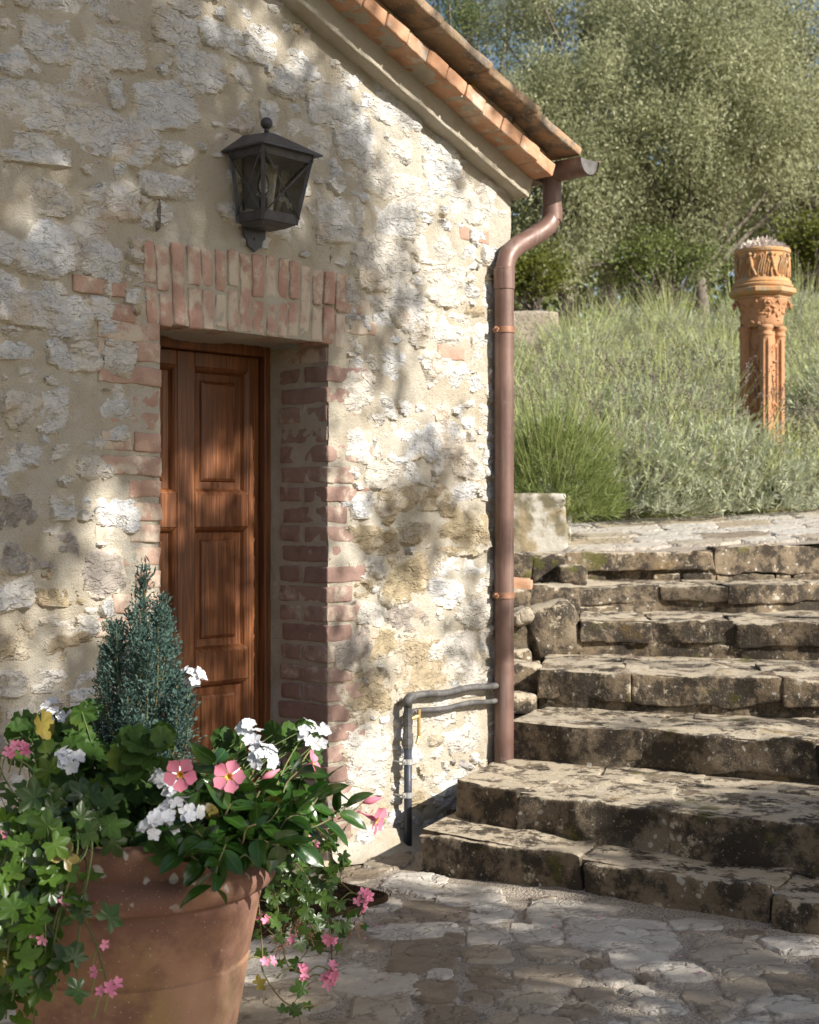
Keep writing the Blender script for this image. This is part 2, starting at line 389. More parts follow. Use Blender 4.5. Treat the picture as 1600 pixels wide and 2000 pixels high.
def m_leaf(name, c1, c2, c3, rough=.45, trans=.35, spec=.4, tint=False, tcol=None, veins=False):
    g = G(name); r = g.attr('tint') if tint else g.rand()
    k = g.mix(r, c1, c2); k = g.mix(g.ramp(g.noise(9 if not tint else 3, 3), .5, .7, 0, .7), k, c3)
    if veins: k = g.mix(g.ramp(r, .972, .978), k, g.mix(g.noise(30, 3), (.22, .19, .03), (.16, .10, .03)))
    if veins:
        k = g.mix(g.ramp(g.attr('edge'), .0, .10, .5, 0.), k, tuple(min(1, x * 2.1 + .02) for x in c2))
    m = g.fin(k, rough, None, spec)
    tr = g.n('BsdfTranslucent'); g.put(tr.inputs[0], g.mix(.6, k, tcol or tuple(min(1, x * 2.2) for x in c2)))
    mx = g.n('MixShader'); mx.inputs[0].default_value = trans
    g.put(mx.inputs[1], g.b.outputs[0]); g.put(mx.inputs[2], tr.outputs[0]); g.put(g.out.inputs[0], mx.outputs[0])
    return m
def m_copper():
    g = G('aged_copper'); k = g.mix(g.ramp(g.noise(5, 4), .35, .65), (.125, .070, .055), (.18, .105, .082))
    k = g.mix(g.ramp(g.noise(30, 4, .6, g.co(scale=(1, 1, .06))), .50, .66, 0, .7), k, (.21, .15, .125))
    k = g.mix(g.ramp(g.noise(55, 4, .6, g.co(scale=(1, 1, .05))), .58, .70, 0, .7), k, (.085, .05, .042))
    k = g.mix(g.ramp(g.voro(34, co=g.warp(.02, 40)), .06, .03, 0, .8), k, (.42, .36, .32)); k = g.mix(g.ramp(g.noise(13, 5, .7), .60, .70, 0, .5), k, (.24, .19, .16))
    return g.fin(k, g.ramp(g.noise(14, 4), .3, .7, .38, .62), g.bump(g.noise(9, 3), .25, .006), .45, .2)
def m_roof():
    g = G('roof_terracotta'); k = g.mix(g.ramp(g.noise(8, 4), .35, .65), (.36, .20, .11), (.43, .28, .17)); k = g.mix(g.rand(), k, (.34, .25, .165))
    k = g.mix(g.ramp(g.noise(9, 6, .75), .47, .60, 0, .9), k, (.17, .145, .12)); k = g.mix(g.ramp(g.noise(26, 5, .7), .56, .66, 0, .8), k, (.38, .35, .29))
    k = g.mix(g.ramp(g.noise(6, 4), .64, .70, 0, .8), k, (.45, .27, .03))
    return g.fin(k, .95, g.bump(g.noise(38, 6, .7), .8, .012), .1)
def m_glass():
    g = G('lantern_glass'); tr = g.n('BsdfTransparent'); tr.inputs[0].default_value = (.93, .94, .91, 1)
    gl = g.n('BsdfGlossy'); gl.inputs['Roughness'].default_value = .03; fr = g.n('Fresnel'); fr.inputs[0].default_value = 1.5
    mx = g.n('MixShader'); g.put(mx.inputs[0], g.math('MULTIPLY', fr.outputs[0], 1.3)); g.put(mx.inputs[1], tr.outputs[0]); g.put(mx.inputs[2], gl.outputs[0])
    g.put(g.out.inputs[0], mx.outputs[0]); return g.m

M = dict(
    mortar=m_mortar(),
    lime=m_limestone('pale_limestone', ((.49, .49, .485), (.55, .54, .525), (.43, .43, .435), (.51, .48, .43)), .5),
    lime2=m_limestone('warm_limestone', ((.49, .455, .40), (.54, .51, .46), (.42, .395, .35), (.50, .45, .38)), .65),
    ochre=m_limestone('ochre_sandstone', ((.31, .245, .15), (.37, .30, .19), (.22, .17, .10), (.35, .28, .20)), .45),
    dark=m_limestone('dark_fieldstone', ((.25, .23, .215), (.33, .30, .275), (.12, .105, .095), (.30, .25, .20)), .3),
    brick=m_brick('washed_brick', .46), brick2=m_brick('reveal_brick', .515, ((.27, .175, .142), (.34, .235, .19), (.21, .135, .112))),
    lintel=m_brick('limewashed_lintel_brick', .43, ((.39, .235, .18), (.44, .31, .245), (.31, .18, .14))), verge=m_brick('verge_brick', .56, ((.45, .235, .13), (.50, .30, .19), (.37, .19, .11))),
    steps=m_steps(),
    flag_l=m_flag('pale_flagstone', (.44, .40, .345), (.51, .475, .415), (.42, .36, .285)),
    flag_d=m_flag('brown_flagstone', (.20, .16, .115), (.27, .225, .17), (.23, .175, .115)),
    flag_m=m_flag('ochre_flagstone', (.34, .29, .22), (.40, .345, .27), (.32, .25, .17)),
    pmort=m_pave_mortar(), wood=m_wood(),
    iron=m_plain('lantern_iron', (.045, .042, .048), (.07, .066, .072), .48, 30),
    copper=m_copper(),
    strap=m_plain('bright_copper', (.25, .12, .07), (.32, .165, .10), .5, 30, .5, .3),
    zinc=m_plain('grey_pipe', (.06, .056, .054), (.125, .118, .11), .6, 22), plastic=m_plain('dark_pipe', (.030, .033, .045), (.042, .045, .06), .45, 30),
    galv=m_plain('galvanised_clamp', (.34, .33, .31), (.42, .41, .39), .5, 40, .5, .3), brass=m_plain('brass_tap', (.45, .29, .09), (.52, .36, .15), .4, 40, .5, .5),
    pot=m_pot(),
    roof=m_roof(),
    coir=m_plain('coir', (.035, .022, .014), (.06, .04, .025), 1.0, 160, .0, 0, None, .01),
    plaster=m_mortar(), glass=m_glass(),
)
# ------------------------------------------------------------------ terrain and sky-side setting
def terrain_z(X, Y):
    s = .53 * (X - .036) + .85 * (Y - 5.74)
    up = 1.085 + .05 * (np.clip(X, .5, 6) - .8) + .088 * np.clip(Y - 9.2, 0, 2.0) - .10 * sstep(11.5, 10.9, Y)
    hill = .325 * np.clip(Y - 11.2, 0, 6.4) + .06 * np.clip(Y - 18.2, 0, 60)
    right = np.clip((s + .5) * .31, 0, 1.0) * sstep(2.9, 4.2, X)
    z = np.where(Y > 9.75, up + hill * 1.0, np.where(Y > 9.3, np.minimum(.9, -.035 + right + .0), -.035 + right))
    return z + .03 * vn(np.stack([X * .8, Y * .8, 0 * X], -1), 3) * sstep(3, 6, s)
def build_ground():
    xs = np.unique(np.concatenate([np.linspace(-400, -8, 12), np.linspace(-8, 12, 101), np.linspace(12, 400, 14)]))
    ys = np.unique(np.concatenate([np.linspace(-200, -2, 8), np.linspace(-2, 28, 151), np.linspace(28, 600, 14)]))
    X, Y = np.meshgrid(xs, ys); Z = terrain_z(X, Y)
    g = G('dry_garden_soil'); k = g.mix(g.noise(3, 5), (.16, .12, .08), (.24, .18, .12)); k = g.mix(g.ramp(g.noise(1.1, 4), .45, .6), k, (.13, .13, .05))
    m = g.fin(k, .95, g.bump(g.noise(30, 5), .8, .03), .1)
    o = obj('ground', make_mesh('ground', np.stack([X, Y, Z], -1), gridfaces(*X.shape)), m); o['kind'] = 'structure'
build_ground()

# ------------------------------------------------------------------ farm building
SL = .364
def zr(u): return 2.79 + SL * (1.16 - np.abs(np.asarray(u) + 2.4) + 2.4 - 0)  # underside of the rake, ridge at u = -2.4
B = tag(empty('farm_building', (P0[0], P0[1], 0), TH), 'old farm building with rubble stone gable wall, brick door surround and tiled eave', 'building')
OPL, OPT, REV = -.826, 2.04, .40

def n1(P): return .010 * fbm(P * 5, 3, 21) + .0035 * fbm(P * 26, 3, 33) + .0012 * vn(P * 80, 5)
def build_wall():
    us = np.unique(np.concatenate([np.linspace(-5.9, -2.0, 40), np.linspace(-2.0, OPL, 76), np.linspace(OPL, 0, 46), np.linspace(0, 1.15, 76)]))
    zs = np.unique(np.concatenate([np.linspace(-.1, OPT, 130), np.linspace(OPT, 4.3, 130)]))
    U, Z = np.meshgrid(us, zs); P = np.stack([U, 0 * U, Z], -1)
    dy = -n1(P); nx2 = .016 * fbm(P * np.array([1, 1, 6.]), 3, 55)
    V = np.stack([U + nx2 * sstep(1.03, 1.15, U), dy, Z], -1)
    uc = (U[:-1, :-1] + U[1:, 1:]) / 2; zc = (Z[:-1, :-1] + Z[1:, 1:]) / 2
    mask = ~((uc > OPL) & (uc < 0) & (zc < OPT)) & (zc < zr(uc) + .10)
    mb = MB(); mb.add(V, gridfaces(*U.shape, 0, mask))
    ws = np.concatenate([np.linspace(0, .3, 14), np.linspace(.4, 4.5, 30)]); zz = np.linspace(-.1, 2.86, 140)
    Wg, Z = np.meshgrid(ws, zz); P = np.stack([0 * Wg + 1.15, 0 * Wg, Z], -1); P3 = np.stack([0 * Wg + 1.15, Wg, Z], -1)
    V = np.stack([1.15 + .016 * fbm(np.stack([0 * Wg + 1.15, Wg * 5, Z * 6], -1), 3, 55), Wg - n1(P) * sstep(.1, 0, Wg), Z], -1)
    mb.add(V, gridfaces(*Wg.shape))
    wd = np.linspace(0, REV, 22); zz = np.linspace(-.05, OPT, 100); Wg, Z = np.meshgrid(wd, zz)
    rr = n1(np.stack([0 * Wg + 3, Wg, Z], -1)) * sstep(0, .05, Wg)
    mb.add(np.stack([0 - rr, Wg, Z], -1), gridfaces(*Wg.shape)[:, ::-1]); mb.add(np.stack([OPL + rr, Wg, Z], -1), gridfaces(*Wg.shape))
    uu = np.linspace(OPL, 0, 46); Ug, Wg = np.meshgrid(uu, wd); rr = n1(np.stack([Ug, Wg * .25, 0 * Ug + 7], -1)) * 1.4 * sstep(0, .05, Wg)
    mb.add(np.stack([Ug, Wg, OPT + rr], -1), gridfaces(*Ug.shape)[:, ::-1])
    return obj('wall', mb.mesh('wall'), M['mortar'], B)
WALL = build_wall()
obj('door_sill', MB().add(*(lambda r: (r[0] + np.array([OPL + .01, -.03, -.04]), r[1]))(rblock(.806, .46, .065, (.05, .05, .03), .008, .006, 5, 4))).mesh('door_sill', True, 40), M['flag_m'], B)

# --- rubble stones: the large ones read from the photograph (px centre, px size, kind), the rest thrown in between
TR = [(20,118,60,62,0),(95,78,95,85,0),(148,150,100,110,0),(58,205,115,92,0),(218,265,165,84,0),(65,290,130,56,0),(226,181,30,56,0),(320,203,118,82,0),
(390,142,92,76,0),(226,98,112,72,0),(345,58,92,62,0),(432,72,80,52,0),(452,224,76,58,0),(25,362,72,78,1),(105,388,78,62,1),(212,396,96,72,0),(325,364,94,46,0),
(90,487,112,104,0),(192,490,84,104,0),(62,588,128,88,0),(128,612,84,92,0),(30,683,64,40,0),(125,692,66,58,0),(165,690,60,62,1),(230,700,56,70,1),(205,812,96,92,0),(100,800,58,80,0),(40,800,66,70,1),
(22,925,62,90,0),(60,890,44,36,0),(185,915,64,44,1),(122,985,46,56,0),(228,1005,80,66,0),(25,1000,96,56,3),(105,1076,88,62,3),(22,1092,58,54,3),(118,1165,78,34,2),(120,1222,66,42,1),(170,1222,44,40,1),
(135,1262,88,52,2),(28,1252,72,74,2),(22,1335,60,50,1),(100,1330,60,52,1),(165,1345,62,60,0),(520,90,90,70,0),(600,128,80,60,0),(640,205,76,80,0),(718,98,70,78,1),(560,160,64,60,0),(690,262,74,100,0),(775,205,80,86,0),
(845,305,84,78,0),(740,345,78,74,1),(665,425,84,86,0),(770,432,72,64,0),(745,515,98,92,1),(868,345,62,66,0),(935,392,100,96,1),(815,380,70,60,1),(845,478,76,66,1),(700,355,50,60,0),(795,600,74,80,0),(870,560,74,74,1),(880,650,80,70,1),(760,640,60,50,0),(785,730,74,92,0),(870,740,78,72,0),(700,770,60,70,1),
(725,1055,78,48,2),(900,1038,96,84,2),(792,1130,74,80,2),(825,1300,92,112,2),(710,1352,86,82,2),(775,978,70,48,2),(850,972,62,44,2),(810,1040,56,44,2),(905,1120,96,76,0),(800,1215,92,66,3),(690,1262,64,76,3),(745,1255,56,60,2),(890,1275,86,80,1),(735,1330,40,26,2),(870,1160,60,50,0),(930,1195,74,60,1),
(720,1480,84,110,1),(840,1400,80,60,1),(900,1440,64,72,1),(790,860,66,70,0),(860,860,70,74,0),(915,905,60,56,1),(700,870,52,60,0),(745,930,60,50,1),(812,1560,40,60,2),(930,1330,60,50,1),(690,1560,60,70,1)]
KM = ['lime', 'lime2', 'ochre', 'dark']
OC = .01; OX, OZ = -2.35, -.05
occ = np.zeros((460, 360), bool)            # z, u raster
def cells(u0, u1, z0, z1): return (slice(max(0, int((z0 - OZ) / OC)), max(0, int((z1 - OZ) / OC) + 1)), slice(max(0, int((u0 - OX) / OC)), max(0, int((u1 - OX) / OC) + 1)))
occ[cells(OPL - .14, .07, -.05, 2.06)] = True; occ[cells(-.89, .07, 2.0, 2.36)] = True
nst = 0
EXTRA = {k: [] for k in range(4)}
def stone(u, z, wd, hg, rot, kind, seed, top=None):
    global nst
    A, Bz, h, e = plate(wd, hg, 0, top if top else R.uniform(.005, .014), .0095, R.uniform(4, 8), seed, R.uniform(.12, .26), R.uniform(.005, .011), R.uniform(.006, .012), -.020, .14)
    c, s = math.cos(rot), math.sin(rot)
    V = np.stack([A * c - Bz * s, -h, A * s + Bz * c], -1)
    V[..., 0] = np.minimum(V[..., 0], 1.146 - u)
    if z - hg * .7 < OPT + .3: V[..., 0] = np.maximum(V[..., 0], .012 - u) if u > OPL / 2 else np.minimum(V[..., 0], OPL - .012 - u)
    if nst >= 298: EXTRA[kind].append((V + np.array([u, 0, z]), gridfaces(*A.shape), e)); return
    obj('stone', make_mesh('stone', V, gridfaces(*A.shape), True, 38, {'edge': e}), M[KM[kind]], WALL, (u, 0, z)); nst += 1
for i, (px, py, pw, ph, kd) in enumerate(TR):
    u, z = WU(px, py); Y = P0[1] + u * D2[1]; X = P0[0] + u * D2[0]
    wd = pw / (F * (D2[0] * Y - D2[1] * X) / Y ** 2); hg = ph * Y / F
    if u + wd * .4 > 1.16: wd = (1.17 - u) * 2
    sl_ = cells(u - wd / 2 - .005, u + wd / 2 + .005, z - hg / 2 - .005, z + hg / 2 + .005)
    stone(u, z, wd * 1.28, hg * 1.28, R.normal(0, .10), kd, 100 + i, R.uniform(.008, .017)); occ[sl_] = True
for size, tries in ((1.0, 1500), (.8, 2500), (.6, 4000), (.42, 6000), (.28, 5000)):
    for t in range(tries):
        u = R.uniform(-1.7, 1.13); z = R.uniform(0, 3.6)
        wd = R.uniform(.13, .27) * size; hg = wd * R.uniform(.5, 1.0)
        if z + hg / 2 > zr(u) - .0: continue
        gap = -.004 if u < 0 else -.008
        s_ = cells(u - wd / 2 - gap, u + wd / 2 + gap, z - hg / 2 - gap, z + hg / 2 + gap)
        if u + wd * .45 > 1.16 or occ[s_].any(): continue
        kd = int(R.choice([0, 1, 2, 3], p=(.25, .35, .27, .13) if z < 1.35 else (.60, .37, .03, .0)))
        occ[s_] = True; stone(u, z, wd * 1.24, hg * 1.24, R.normal(0, .12), kd, 400 + t + int(size * 10000))

for kd, lst in EXTRA.items():               # the smallest ones, past the limit of single pieces
    if not lst: continue
    Vs, Fs, Es, off = [], [], [], 0
    for V, f, e in lst: Vs.append(V.reshape(-1, 3)); Fs.append(f + off); Es.append(e.ravel()); off += V.size // 3
    o = obj('small_stones', make_mesh('small_stones', np.concatenate(Vs), np.concatenate(Fs), True, 38, {'edge': np.concatenate(Es)}), M[KM[kd]], WALL); o['kind'] = 'stuff'
# --- bricks of the door surround
def brick(u0, u1, w0, w1, z0, z1, mat, seed, shear=0.0):
    V, q = rblock(u1 - u0, w1 - w0, z1 - z0, (.026, .03, .02), .007, .007, 12, seed, .0026)
    V = V + np.array([u0, w0, z0]); V[:, 0] += shear * (V[:, 2] - z0)
    c = V.mean(0); obj('brick', make_mesh('brick', V - c, q, True, 50), M[mat], WALL, c)
k = 0
for i in range(26):
    z0 = .005 + i * .0785 + R.uniform(-.003, .003); z1 = z0 + R.uniform(.060, .067); pr = R.uniform(-.006, .003)
    if i % 2: brick(-.005 - pr * .3, R.uniform(.10, .15), -.005 - pr, R.uniform(.255, .275), z0, z1, 'brick2', 900 + i)
    else:
        brick(-.005 - pr * .3, R.uniform(.19, .27), -.006 - pr, .128, z0, z1, 'brick2', 930 + i)
        brick(-.005 + pr * .5, .09, .142 + R.uniform(0, .006), R.uniform(.258, .275), z0 + R.uniform(-.002, .004), z1, 'brick2', 960 + i)
    if i % 5 == 1 and i > 6: brick(.165, .165 + R.uniform(.06, .14), -.004, .08, z0, z1 - .004, 'brick', 1230 + i)
    L = R.uniform(.19, .27) if i % 2 else R.uniform(.09, .14)
    brick(OPL - L, OPL + R.uniform(-.004, .009), -.006 - pr, .20, z0 + .01, z1 + .012, 'brick', 1000 + i)
    if not i % 2 and i % 4 == 0: brick(OPL - L - .012 - R.uniform(.1, .16), OPL - L - .012, -.004, .08, z0 + .012, z1 + .01, 'brick', 1060 + i)
u = -.885; i = 0
while u < .045:
    wd = R.uniform(.048, .060); f = (u + .42) / .46; top = 2.335 - .02 * f * f + R.uniform(-.008, .008); bot = OPT - .012 + R.uniform(-.006, .008) + .018 * (1 - f * f)
    mid = bot + (top - bot) * R.uniform(.42, .58); sh = .06 * f; pr = R.uniform(-.005, .003)
    if i % 5 == 2: brick(u, u + wd, -.0085 - pr, .13, bot, top, 'lintel', 1100 + i, sh)
    else:
        brick(u, u + wd, -.0085 - pr, .13, bot, mid - .006, 'lintel', 1100 + i, sh)
        brick(u + sh * .15, u + wd + sh * .15, -.0075 - R.uniform(-.003, .003), .13, mid + .006, top, 'lintel', 1150 + i, sh)
    u += wd + R.uniform(.005, .010); i += 1
for (px, py, pw) in ((195, 560, 75), (240, 650, 70), (225, 610, 60), (690, 600, 60), (700, 640, 66), (880, 690, 60), (925, 460, 70), (945, 740, 40)):
    u, z = WU(px, py); L = pw / 340.; brick(u - L / 2, u + L / 2, -.007, .07, z - .028, z + .030, 'brick', 1300 + px)

# --- eave: plaster course, bricks, filler pieces, verge tiles, roof slab
def rake_piece(u0, u1, v0, v1, h0, h1, seed, res=(.05, .05, .02), amp=.006, r=.006, tilt=0.0):
    V, q = rblock(u1 - u0, v1 - v0, h1 - h0, res, r, amp, 7, seed, .002)
    x = u0 + V[:, 0] + SL * V[:, 2]; y = -v1 + V[:, 1]; z = zr(x * 0 + (u0 + V[:, 0])) + h0 + V[:, 2] + tilt * (V[:, 0])
    P = np.stack([x, y, z], -1); return P, q
def rk(name, parent, mat, *a, **kw):
    P, q = rake_piece(*a, **kw); c = P.mean(0); return obj(name, make_mesh(name, P - c, q, True, 45), mat, parent, c)
rk('mortar_bed', B, M['plaster'], -2.4, 1.20, -.04, .185, .096, .150, 70, res=(.06, .06, .03), amp=.003)
rk('cornice', B, M['plaster'], -2.4, 1.185, -.04, .08, 0., .092, 71, res=(.03, .03, .02), amp=.007)
def build_roof():
    mb = MB()
    for sg in (1, -1):
        us = np.linspace(-2.4, 1.28, 40) if sg == 1 else np.linspace(-6.1, -2.4, 40)
        for hh, fl in ((.205, False), (.245, True)):
            Ug, Wg = np.meshgrid(us, np.linspace(-.10, 5.0, 30)); rip = .02 * np.abs(np.sin(Wg * math.pi / .2)) * (1 if fl else 0)
            q = gridfaces(*Ug.shape); mb.add(np.stack([Ug, Wg, zr(Ug) + hh + rip], -1), q if fl else q[:, ::-1])
    return obj('roof', mb.mesh('roof'), M['roof'], B)
ROOF = build_roof()
u = 1.214; i = 0
while u > -2.35:
    L = R.uniform(.118, .130); rk('verge_brick', ROOF, M['verge'], u - L + .003, u, -.04, .20 + R.uniform(-.006, .006), .094, .152, 72 + i, res=(.03, .06, .02), amp=.006, r=.007); u -= L; i += 1
u = 1.205; i = 0
while u > -2.3:
    L = R.uniform(.26, .36); rk('filler_tile', ROOF, M['roof'], u - L + .012, u, -.02, .165 + R.uniform(-.012, .008), .154, .200 + R.uniform(-.008, .004), 180 + i, amp=.008, r=.008); u -= L; i += 1
u = 1.304; i = 0
while u > -2.3:
    L = R.uniform(.30, .335); rk('roof_tile', ROOF, M['roof'], u - L - .02, u, -.10, .285 + R.uniform(-.008, .008), .206, .246, 230 + i, res=(.03, .05, .02), amp=.008, r=.012, tilt=.045); u -= L; i += 1

# --- gutter and downpipe
def build_gutter():
    a = np.linspace(0, math.pi, 15); mb = MB(); cu, cz, r = 1.335, 2.945, .072
    for rr, fl in ((r, 1), (r - .003, -1)):
        ring = np.stack([cu - rr * np.cos(a), 0 * a, cz - rr * np.sin(a)], -1)
        ys = np.linspace(-.305, 4.9, 12); V = np.stack([ring + np.array([0, y, 0]) for y in ys]); q = gridfaces(12, 15)
        mb.add(V, q if fl < 0 else q[:, ::-1])
    g = obj('gutter', mb.mesh('gutter'), M['copper'], B)
    c = np.stack([cu - (r - .004) * np.cos(a), 0 * a - .300, cz - (r - .004) * np.sin(a)], -1); V = np.concatenate([c, [[cu, -.300, cz - .002]], c + [0, .003, 0]])
    t = np.array([[k, k + 1, 15] for k in range(14)]); obj('end_cap', MB().add(V, t).mesh('end_cap', False), M['zinc'], g)
    obj('rolled_edge', MB().add(*tube([[cu + r + .004, -.306, cz], [cu + r + .004, 4.9, cz]], .007, 8)).mesh('rolled_edge'), M['copper'], g)
    obj('gutter_bracket', MB().add(*cbox(1.10, 1.30, -.075, -.05, 2.868, 2.876, .002)).mesh('gutter_bracket', False), M['copper'], g)
build_gutter()
pp = [(1.332, -.10, 2.90), (1.332, -.10, 2.80), (1.332, -.10, 2.745), (1.318, -.098, 2.69), (1.27, -.09, 2.645), (1.19, -.078, 2.60), (1.11, -.066, 2.555), (1.062, -.06, 2.51), (1.040, -.058, 2.45), (1.037, -.057, 2.40)]
dp = obj('downpipe', MB().add(*tube(np.concatenate([curve(pp, 40), [[1.037, -.057, 2.3], [1.037, -.057, 1.2], [1.037, -.057, .28]]]), .043, 20)).mesh('downpipe', True, 50), M['copper'], B)
obj('pipe_socket', MB().add(*tube([(1.037, -.057, 2.455), (1.037, -.057, 2.452), (1.037, -.057, 2.36), (1.037, -.057, 2.357)], [.043, .047, .047, .043], 20)).mesh('pipe_socket', True, 40), M['copper'], dp)
obj('pipe_socket', MB().add(*tube([(1.333, -.10, 2.76), (1.333, -.10, 2.757), (1.333, -.10, 2.70), (1.332, -.10, 2.697)], [.043, .0465, .0465, .043], 20)).mesh('pipe_socket', True, 40), M['copper'], dp)
for z in (2.18, 1.014):
    V, q = tube([(1.037, -.057, z - .013), (1.037, -.057, z - .0129), (1.037, -.057, z + .013), (1.037, -.057, z + .0131)], [.043, .0475, .0475, .043], 20)
    mb = MB().add(V, q); mb.add(*cbox(.968, .995, -.062, -.056, z - .012, z + .012, .002)); mb.add(*tube([(.975, -.075, z), (.975, -.045, z)], .006, 6))
    obj('pipe_strap', mb.mesh('pipe_strap', True, 40), M['strap'], dp)

# --- door
DW = .36
def slab(name, parent, u0, u1, z0, z1, w0=DW, w1=DW + .045, b=.004, mat='wood'): return obj(name, MB().add(*cbox(u0, u1, w0, w1, z0, z1, b)).mesh(name, False), M[mat], parent)
fr = slab('door_frame', B, -.032, .002, 0.02, 2.05, .325, .42)
slab('frame_post', fr, OPL - .002, OPL + .032, .02, 2.05, .325, .42); slab('frame_head', fr, OPL + .033, -.033, 2.006, 2.05, .327, .418)
door = slab('door', B, -.455, -.367, .06, 2.003, DW + .0005, DW + .045)
slab('door_stile', door, OPL + .034, OPL + .10, .06, 2.003); slab('door_stile', door, -.088, -.0335, .06, 2.003)
cols = ((OPL + .1005, -.4555), (-.3665, -.0885)); rows = ((.2, .71), (.832, 1.319), (1.451, 1.944))
for (a, b) in cols:
    for (z0, z1) in ((.06, .2), (.71, .832), (1.319, 1.451), (1.944, 2.003)): slab('door_rail', door, a, b, z0, z1, DW + .001)
    for (z0, z1) in rows:
        V, q = [], []
        for ins, wd in ((0, DW + .004), (.004, DW + .006), (.012, DW + .014), (.02, DW + .030), (.048, DW + .032), (.052, DW + .024), (.062, DW + .018)):
            V += [(a + ins, wd, z0 + ins), (b - ins, wd, z0 + ins), (b - ins, wd, z1 - ins), (a + ins, wd, z1 - ins)]
        for r in range(6):
            for s in range(4): q.append([r * 4 + s, r * 4 + (s + 1) % 4, r * 4 + 4 + (s + 1) % 4, r * 4 + 4 + s])
        q.append([24, 25, 26, 27]); obj('door_panel', make_mesh('door_panel', V, np.array(q), False), M['wood'], door)

# ------------------------------------------------------------------ wall lantern (hangs on the wall: a thing of its own)
def build_lantern():
    L = tag(empty('wall_lantern', W2(-.40, 0, 2.34), TH), 'black iron wall lantern with ball finial mounted above the door', 'lantern')
    I = M['iron']; zt, zb = .35, .095; wt, wb = .122, .082; vt, vb = .20, .155; v0 = .028
    pl = [(-.05, .42), (.05, .42), (.055, .12), (.052, .055), (.038, .045), (.034, .022), (.016, .014), (0, .0), (-.016, .014), (-.034, .022), (-.038, .045), (-.052, .055), (-.055, .12)]
    n = len(pl); V = [(x, -.014, z) for x, z in pl] + [(x, -.022, z) for x, z in pl]
    mb = MB().add(V, np.array([[i, (i + 1) % n, n + (i + 1) % n, n + i] for i in range(n)])); mb.add(np.array(V[n:]), np.array([[0, i, i + 1] for i in range(1, n - 1)])[:, ::-1])
    bp = obj('back_plate', mb.mesh('back_plate', False), I, L); obj('screw', MB().add(*tube([(0, -.02, .05), (0, -.027, .05)], .006, 8)).mesh('screw', False), I, bp)
    c = lambda s, t, top: np.array([s * (wt if top else wb), -(v0 if t == 0 else (vt if top else vb)), zt if top else zb])
    def bar(a, b, w=.010):
        a, b = np.array(a), np.array(b); V, f = tube([a, b], w * .707, 4); return V, f
    for s in (-1, 1):
        for t in (0, 1): obj('corner_post', MB().add(*bar(c(s, t, 0), c(s, t, 1), .013)).mesh('corner_post', False), I, L)
    for top, hh, nm in ((1, .030, 'top_band'), (0, .034, 'bottom_band')):
        mb = MB(); z0 = zt if top else zb; sgn = -1 if top else 1; w_ = wt if top else wb; v_ = vt if top else vb; k = (wt - wb) / (zt - zb) * hh * (-1 if top else 1); kv = (vt - vb) / (zt - zb) * hh * (-1 if top else 1)
        r0 = [(-w_, -v0), (-w_, -v_), (w_, -v_), (w_, -v0)]; r1 = [(-w_ - k, -v0), (-w_ - k, -v_ - kv), (w_ + k, -v_ - kv), (w_ + k, -v0)]
        for off in (.004, -.003):
            V = [(x + off * np.sign(x), y - (off if abs(y) > .05 else 0), z0) for x, y in r0] + [(x + off * np.sign(x), y - (off if abs(y) > .05 else 0), z0 + sgn * hh) for x, y in r1]
            mb.add(V, np.array([[0, 1, 5, 4], [1, 2, 6, 5], [2, 3, 7, 6]]))
        obj(nm, mb.mesh(nm, False), I, L)
    obj('base_tray', MB().add([(-wb, -v0, zb - .001), (wb, -v0, zb - .001), (wb, -vb, zb - .001), (-wb, -vb, zb - .001), (-wb * .7, -v0 - .01, zb - .014), (wb * .7, -v0 - .01, zb - .014), (wb * .7, -vb * .8, zb - .014), (-wb * .7, -vb * .8, zb - .014)],
        np.array([[0, 1, 2, 3], [4, 5, 6, 7], [0, 1, 5, 4], [1, 2, 6, 5], [2, 3, 7, 6], [3, 0, 4, 7]])).mesh('base_tray', False), I, L)
    bw, bv, ap = .148, .230, (0, -.10, .435)
    V = [(-bw, -.004, .352), (bw, -.004, .352), (bw, -bv, .352), (-bw, -bv, .352), (-bw, -.004, .346), (bw, -.004, .346), (bw, -bv, .346), (-bw, -bv, .346)]
    tp = [(-.05, -.012, .424), (.05, -.012, .424), (.022, -.118, .424), (-.022, -.118, .424)]
    rf = obj('lantern_roof', MB().add(V + tp, np.array([[0, 1, 9, 8], [1, 2, 10, 9], [2, 3, 11, 10], [3, 0, 8, 11], [8, 9, 10, 11], [7, 6, 5, 4], [3, 2, 6, 7], [2, 1, 5, 6], [0, 3, 7, 4]])).mesh('lantern_roof', False), I, L)
    t = np.linspace(0, math.pi, 12); V, q = lathe([(max(.0003, .0225 * math.sin(a)), .466 - .0225 * math.cos(a)) for a in t] , 18)
    V = V + np.array([0, -.085, 0]); mb = MB().add(V, q); mb.add(*tube([(0, -.085, .43), (0, -.085, .45)], .009, 10)); obj('finial', mb.mesh('finial'), I, rf)
    fl = lambda p, q_, a: p + (q_ - p) * a
    for (s0, t0, s1, t1) in ((-1, 1, 1, 1), (-1, 0, -1, 1), (1, 1, 1, 0)):
        a, b, d, e = c(s0, t0, 0), c(s1, t1, 0), c(s1, t1, 1), c(s0, t0, 1)
        pn = obj('glass_pane', MB().add([a, b, d, e], np.array([[0, 1, 2, 3]])).mesh('glass_pane', False), M['glass'], L)
        nn = np.cross(b - a, e - a); nn = nn / np.linalg.norm(nn) * .010
        if nn[1] > 0.5 or nn[0] * s0 < -.5: nn = -nn
        a2, b2, d2, e2 = fl(a, e, .10), fl(b, d, .10), fl(b, d, .93), fl(a, e, .93)
        for (p, q_) in ((a2, d2), (b2, e2)): obj('cross_wire', MB().add(*tube([p + nn, q_ + nn], .0028, 6)).mesh('cross_wire'), M['iron'], pn)
